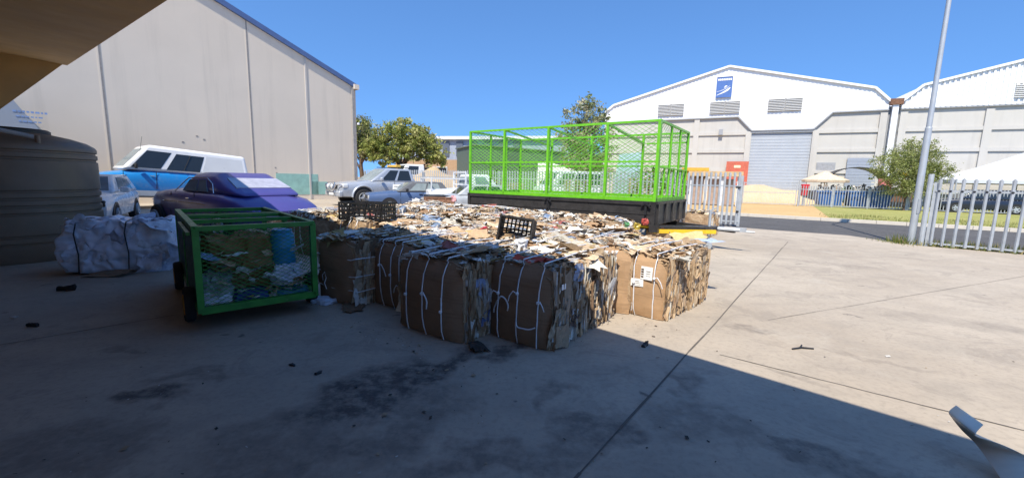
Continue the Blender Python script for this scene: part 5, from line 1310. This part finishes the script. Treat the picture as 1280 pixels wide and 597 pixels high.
# blue skips with rubbish, umbrella, canopy, red bin
BLUES = simple('skip_blue', (.035,.12,.36), .5, 0, .2, 3)
def skip(px, Y, Lx, hz, label):
    p = ground_at(px, Y); t = empty('waste_skip', p, FA, label, 'skip', 'blue waste skips behind the street fence'); t.location.z = -.02
    b = MB(); a, c = Lx/2, Lx/2-.25
    q = [(-c,-.8,.12),(c,-.8,.12),(c,.8,.12),(-c,.8,.12),(-a,-.95,hz),(a,-.95,hz),(a,.95,hz),(-a,.95,hz)]
    b.add(q, [(3,2,1,0),(0,1,5,4),(1,2,6,5),(2,3,7,6),(3,0,4,7)])
    for k in range(int(Lx/.5)): b.bar((-c+.15+k*.5,-.83,.14),(-c+.15+k*.5,-.97,hz),.07)
    b.bar((-a,-.97,hz),(a,-.97,hz),.1); b.bar((-a,.97,hz),(a,.97,hz),.1); b.bar((-a,-.97,hz),(-a,.97,hz),.1); b.bar((a,-.97,hz),(a,.97,hz),.1); b.build('skip_body', BLUES, t)
    b = MB(); rr_ = random.Random(int(px))
    for k in range(130):
        s = rr_.uniform(.15,.5); X, Y_ = rvec(rr_), rvec(rr_); Y_ = (Y_-X*Y_.dot(X)).normalized()
        crumple(b, (rr_.uniform(-a+.2,a-.2), rr_.uniform(-.7,.7), hz-.1+rr_.random()**2*.55), X, Y_, s, s*.6, s*.1, rr_, rr_.choice([(.6,.6,.58),(.45,.42,.38),(.2,.19,.18),(.35,.27,.2),(.62,.58,.5),(.05,.05,.05)]))
    b.build('rubbish', SCRAP, t)
    return t
skip(1037, 34.3, 1.9, 1.2, 'shorter blue skip beside the red bin, heaped with rubbish'); skip(1085, 32.6, 2.7, 1.25, 'longer blue skip before the feathery tree, heaped with rubbish')
p = ground_at(1030, 37.5); t = empty('beige_umbrella', p, 0, 'beige market umbrella standing behind the blue skips', 'umbrella')
b = MB(); n = 10; rad = 1.75
vs = [(0,0,2.95)] + [(rad*math.cos(6.283*k/n), rad*math.sin(6.283*k/n), 2.15) for k in range(n)] + [(rad*.99*math.cos(6.283*k/n), rad*.99*math.sin(6.283*k/n), 1.95) for k in range(n)]
b.add(vs, [(0,1+k,1+(k+1) % n) for k in range(n)] + [(1+k,1+n+k,1+n+(k+1) % n,1+(k+1) % n) for k in range(n)]); b.build('canopy', simple('beige_canvas', (.62,.50,.36), .85), t)
b = MB(); b.tube([(0,0,0),(0,0,2.95)], .03, 8); b.build('pole', WOOD, t)
b = MB()
for k in range(n): b.bar((0,0,2.90),(rad*math.cos(6.283*k/n), rad*math.sin(6.283*k/n),2.13),.03)
b.build('rib', simple('brown_rib', (.3,.22,.15), .7), t)
p = ground_at(1066, 37); t = empty('black_canopy', p, FA, 'black arched shade canopy between umbrella and tree', 'canopy')
b = MB(); pr = []
for k in range(13): a_ = math.pi*k/12; pr.append((2.1*math.cos(a_), 1.9+1.35*math.sin(a_)))
for (p0, p1) in zip(pr, pr[1:]): b.slab([(p0[0],-1,p0[1]),(p1[0],-1,p1[1]),(p1[0],1.2,p1[1]),(p0[0],1.2,p0[1])], .05)
b.build('cover', DARK, t, 50); b = MB()
for x in (-2.1,2.1):
    for y in (-.95,1.15): b.bar((x,y,0),(x,y,1.9),.06)
b.build('leg', GALV, t)
p = ground_at(1006, 34.2); t = empty('red_bin', p, 0, 'small red post bin at the end of the street fence', 'bin')
b = MB(); b.box((0,0,1.55),(.55,.4,.35)); b.box((0,0,1.12),(.36,.3,.6)); part(b,'bin_body',simple('bin_red',(.55,.03,.04),.45),t,None,.03); b = MB(); b.bar((0,0,0),(0,0,.9),.08); b.build('post', GALV, t)
p = ground_at(1105, 35); t = empty('red_drum', p, 0, 'faded red drum on a frame beside the feathery tree', 'drum')
b = MB(); b.lathe([(.42,1.3),(.45,1.35),(.45,1.8),(.47,1.82),(.45,1.85),(.45,2.3),(.42,2.35)], (0,0,0), 22); b.build('shell', simple('faded_red', (.48,.14,.13), .6), t, 40)
b = MB()
for k in range(4): b.bar((.35*math.cos(k*1.57+.8),.35*math.sin(k*1.57+.8),0),(.35*math.cos(k*1.57+.8),.35*math.sin(k*1.57+.8),1.3),.07)
b.build('stand', GALV, t)
p = ground_at(1124, 36); t = empty('yellow_machine', p, FA, 'small yellow machine arm showing under the tree', 'machine')
b = MB(); b.bar((-.6,0,2.75),(.9,0,2.9),.2); b.box((.2,0,2.7),(.5,.4,.2)); b.build('arm', YEL, t)
b = MB(); b.box((0,0,.8),(1.5,1.0,.8)); b.bar((.2,0,1.1),(.2,0,2.7),.18); b.build('machine_body', RUST, t)
b = MB()
for y in (-.5,.5): b.box((0,y,.22),(1.8,.3,.44))
b.build('track', RUBBER, t)
# white marquee
p = ground_at(1282, 33.5); t = empty('marquee', p, FA, 'white peaked marquee roof at the right edge', 'marquee')
b = MB(); c0 = Vector((1.2,1,5.3)); hw = 5.2
q = [(-hw,-2.6,2.35),(hw,-2.6,2.35),(hw,4.6,2.35),(-hw,4.6,2.35)]
n = 10
for i in range(4):
    A, B_ = Vector(q[i]), Vector(q[(i+1) % 4]); rows = []
    for j in range(n+1):
        f = j/n; s = f**1.5*.75+f*.25
        a_ = A.lerp(c0, f); b__ = B_.lerp(c0, f); zz = 2.35+(5.3-2.35)*s
        rows.append([Vector((*a_.lerp(b__, k/n).xy, zz)) for k in range(n+1)])
    for j in range(n):
        for k in range(n): b.add([rows[j][k], rows[j][k+1], rows[j+1][k+1], rows[j+1][k]], [(0,1,2,3)])
    b.slab([A, B_, B_-Vector((0,0,.25)), A-Vector((0,0,.25))], .03)
b.build('roof_canvas', simple('white_canvas', (.55,.57,.60), .6, 0, .04), t, 40)
for x in (-hw,-1.9,1.6,hw):
    for y in (-2.6,4.6): b = MB(); b.tube([(x,y,0),(x,y,2.4)], .05, 8); b.build('pole', GALV_P, t)

# ------------------------------------------------------------------ workshop roof over the camera (casts the big shadow)
def cross_planes(n1, d1, n2, d2):
    d = n1.cross(n2).normalized(); M_ = Matrix((n1, n2, d)); return M_.inverted() @ Vector((d1, d2, 0)), d
n1 = ray(0,137).cross(ray(190,0)).normalized()
G1 = at(1280,568); G2 = G1 + Vector((math.cos(R(136.8)), math.sin(R(136.8)), 0))*1.7
n2 = (G2-G1).cross(TOSUN).normalized()
P0, ED = cross_planes(n1, n1.dot(EYEV), n2, n2.dot(G1))
if ED.x > 0: ED = -ED
def edge(X): return P0 + ED*((X-P0.x)/ED.x)
BACK = Vector((-.69,-.72,.06))
rf = empty('workshop_roof', (0,0,0), 0, 'brown underside of the workshop roof in the top left corner', 'roof')
SOFF = simple('brown_soffit', (.48,.30,.12), .75, 0, .12, .8)
b = MB(); q0, q1 = edge(5.5), edge(-15); 
b.slab([q0, q1, q1+BACK*9, q0+BACK*9], .14); b.v = b.v
b.build('soffit', SOFF, rf)
qe = atY(-60, 180, 13.0)
b = MB(); b.slab([q1, qe, qe+BACK*9, q1+BACK*9], .12); b.build('soffit', SOFF, rf)
# unseen back wall added behind the camera, dark, to block sun and bounce
bw = empty('sun_block_wall', (0,0,0), 0, 'unseen workshop back wall added to block the sun', 'wall')
o0, o1 = q0+BACK*7, q1+BACK*7
b = MB(); b.slab([Vector((o0.x,o0.y,0)), Vector((o1.x,o1.y,0)), Vector((o1.x,o1.y,o1.z+1)), Vector((o0.x,o0.y,o0.z+1))], .25); b.build('wall', mat_wall('dark_back_wall', (.22,.15,.11), .2), bw)

# ------------------------------------------------------------------ bent sheet-metal flap at the lower right
fl = MB()
A0, A1 = at(1250,600), at(1290,572)      # foot outside the frame
pts_l = [(1262,612,.02),(1225,560,.10),(1203,538,.155),(1190,522,.20),(1186,514,.235),(1195,506,.245)]
pts_r = [(1330,600,.02),(1290,573,.10),(1250,555,.155),(1222,546,.20),(1219,541,.235),(1229,530,.245)]
L_ = smooth_pts([at(x,y,z) for x,y,z in pts_l]); R_ = smooth_pts([at(x,y,z) for x,y,z in pts_r])
fl.add([p for q in zip(L_, R_) for p in q], [(2*i,2*i+1,2*i+3,2*i+2) for i in range(len(L_)-1)])
o = fl.build('metal_flap', simple('dull_sheet_metal', (.68,.61,.50), .5, 0, .08, 4)); o.data.polygons.foreach_set('use_smooth', [True]*len(o.data.polygons)); m_ = o.modifiers.new('s','SOLIDIFY'); m_.thickness = .004; tag(o, 'bent grey sheet-metal strip lifting off the ground at lower right', 'metal sheet')

# ------------------------------------------------------------------ small litter
b = MB(); rr = random.Random(77)
for k in range(250):
    if k < 120: p = at(rr.uniform(-40,1300), rr.uniform(372,600))
    else: q = rr.uniform(-4.9,-.9); p = uv(q, (2.55 if q < -1.8 else 4.4)-abs(rr.gauss(0,.18)))
    sz = rr.uniform(.003,.009) if rr.random() < .88 else rr.uniform(.009,.02)
    a = rr.uniform(0,6.28); X = Vector((math.cos(a),math.sin(a),rr.uniform(-.3,.3)))*sz; Y = Vector((-math.sin(a),math.cos(a),rr.uniform(-.3,.3)))*sz*rr.uniform(.3,.9)
    c0 = p+Vector((0,0,.004+sz*.3)); b.add([c0-X-Y,c0+X-Y,c0+X+Y,c0-X+Y],[(0,1,2,3)],0,rr.choice([(.05,.045,.04),(.12,.09,.07),(.05,.045,.04),(.4,.3,.19),(.6,.58,.54)]))
tag(b.build('grit', SCRAP), kind='stuff')
def scrapthing(name, px, py, s, col, label, cat, flat=.25, n=4, seed=1, asp=.7):
    b = MB(); r = random.Random(seed); crumple(b, (0,0,.02+s*flat*.3), Vector((1,0,.05)).normalized(), Vector((0,1,.1)).normalized(), s, s*asp, s*flat*.3, r, col, n)
    o = b.build(name, SCRAP); o.location = at(px, py); o.rotation_euler.z = r.uniform(0,3)
    m_ = o.modifiers.new('s','SOLIDIFY'); m_.thickness = .006; tag(o, label, cat)
    return o
o = lumpy(12,10,6,.26,.18,.07,.02,5.5,9).build('crumpled_bag', SCRAP if False else simple('pale_blue_bag', (.55,.62,.74), .45), None, 60); o.location = at(405,379); o.rotation_euler.z = R(-20); tag(o, 'pale blue-white bag on the ground beside the cart', 'bag')
scrapthing('cardboard_piece', 442, 386, .3, (.20,.13,.08), 'flat brown card on the ground before the dark bale', 'cardboard', .1, 4, 2)
scrapthing('cardboard_piece', 136, 344, .55, (.30,.21,.14), 'flattened brown card under the white film bale', 'cardboard', .12, 4, 3, .45)
scrapthing('cardboard_piece', 597, 436, .2, (.06,.055,.05), 'dark scrap at the foot of the front left bale', 'scrap', .2, 4, 4)
scrapthing('paper_piece', 18, 398, .05, (.6,.6,.58), 'tiny pale paper scrap on the slab joint at left', 'paper', .2, 3, 5)
def stone(px, py, s, label, seed, asp=.5):
    o = lumpy(6,6,4,s,s*asp,s*.35,s*.12,seed,12/s*.1).build('dark_lump', DARK, None, 60); o.location = at(px, py); o.rotation_euler.z = seed; tag(o, label, 'debris')
stone(398,467,.055,'dark lump alone on the shaded slab near the picture middle',1.1); stone(445,484,.03,'tiny dark lump right of the larger lump on the slab',2.3); stone(42,408,.12,'black scrap above the slab joint at far left',.2,.4); stone(84,363,.22,'dark flat strip on the slab before the tank',.4,.2)
stone(365,457,.05,'small dark chip left of the dark lump on the slab',3.0,.4); stone(806,432,.10,'dark scrap lying in the shade edge near the lone bale',.9,.35)
b = MB(); b.tube([(-.11,0,.008),(0,.01,.012),(.1,-.02,.008)], .008, 6); b.tube([(-.02,.01,.01),(.06,.07,.008)], .007, 6); o = b.build('black_twig', DARK); o.location = at(1003,436); o.rotation_euler.z = R(10); tag(o, 'forked black twig on the sunlit slab', 'twig')
p = at(862,298,.74); b = MB(); rr = random.Random(9)
crumple(b, (0,0,.03), Vector((1,.1,.1)).normalized(), Vector((-.1,1,.2)).normalized(), .42, .30, .03, rr, (.62,.50,.24), 4); o = b.build('yellow_card', SCRAP); o.location = p; tag(o, 'yellowish card sheet lying on top of the lone bale', 'cardboard')
b = MB(); crumple(b, (0,0,.03), Vector((1,.1,0)).normalized(), Vector((-.1,1,.1)).normalized(), .34, .2, .015, rr, (.42,.50,.66), 4); o = b.build('blue_card', SCRAP); o.location = at(885,303,.73); tag(o, 'pale blue plastic sheet on the far edge of the lone bale', 'plastic sheet')
o = lumpy(12,12,8,.5,.4,.42,.06,7.7,6).build('blue_white_bag', simple('bluish_bag', (.55,.66,.76), .45), None, 60); o.location = Vector((4.62,12.35,.68)); tag(o, 'blue-white plastic bag on the bale by the palisade gate', 'bag')
for (px, py, z, col, s, lab, ct) in ((796,287,.84,(.55,.40,.06),.2,'yellow plastic container standing among the bales before the trailer corner','container'),(783,284,.86,(.10,.30,.12),.16,'green scrap beside the yellow container','plastic'),
        (652,315,.80,(.66,.68,.72),.26,'white printed bag at the sunny end of the front bales','bag'),(605,293,.80,(.50,.04,.07),.2,'red plastic scrap on the bales at the shadow edge','plastic'),(567,252,.84,(.62,.32,.33),.35,'pinkish plastic heap on the far bales before the wreck','plastic'),(806,281,.86,(.42,.07,.05),.2,'red plastic lid beside the trailer corner','plastic')):
    o = lumpy(9,8,7,s*.5,s*.38,s*.55,s*.10,px*.1,2.6/s).build('plastic_scrap', simple('plastic_%d' % px, col, .45), None, 60); o.location = at(px, py, z-.06); tag(o, lab, ct)
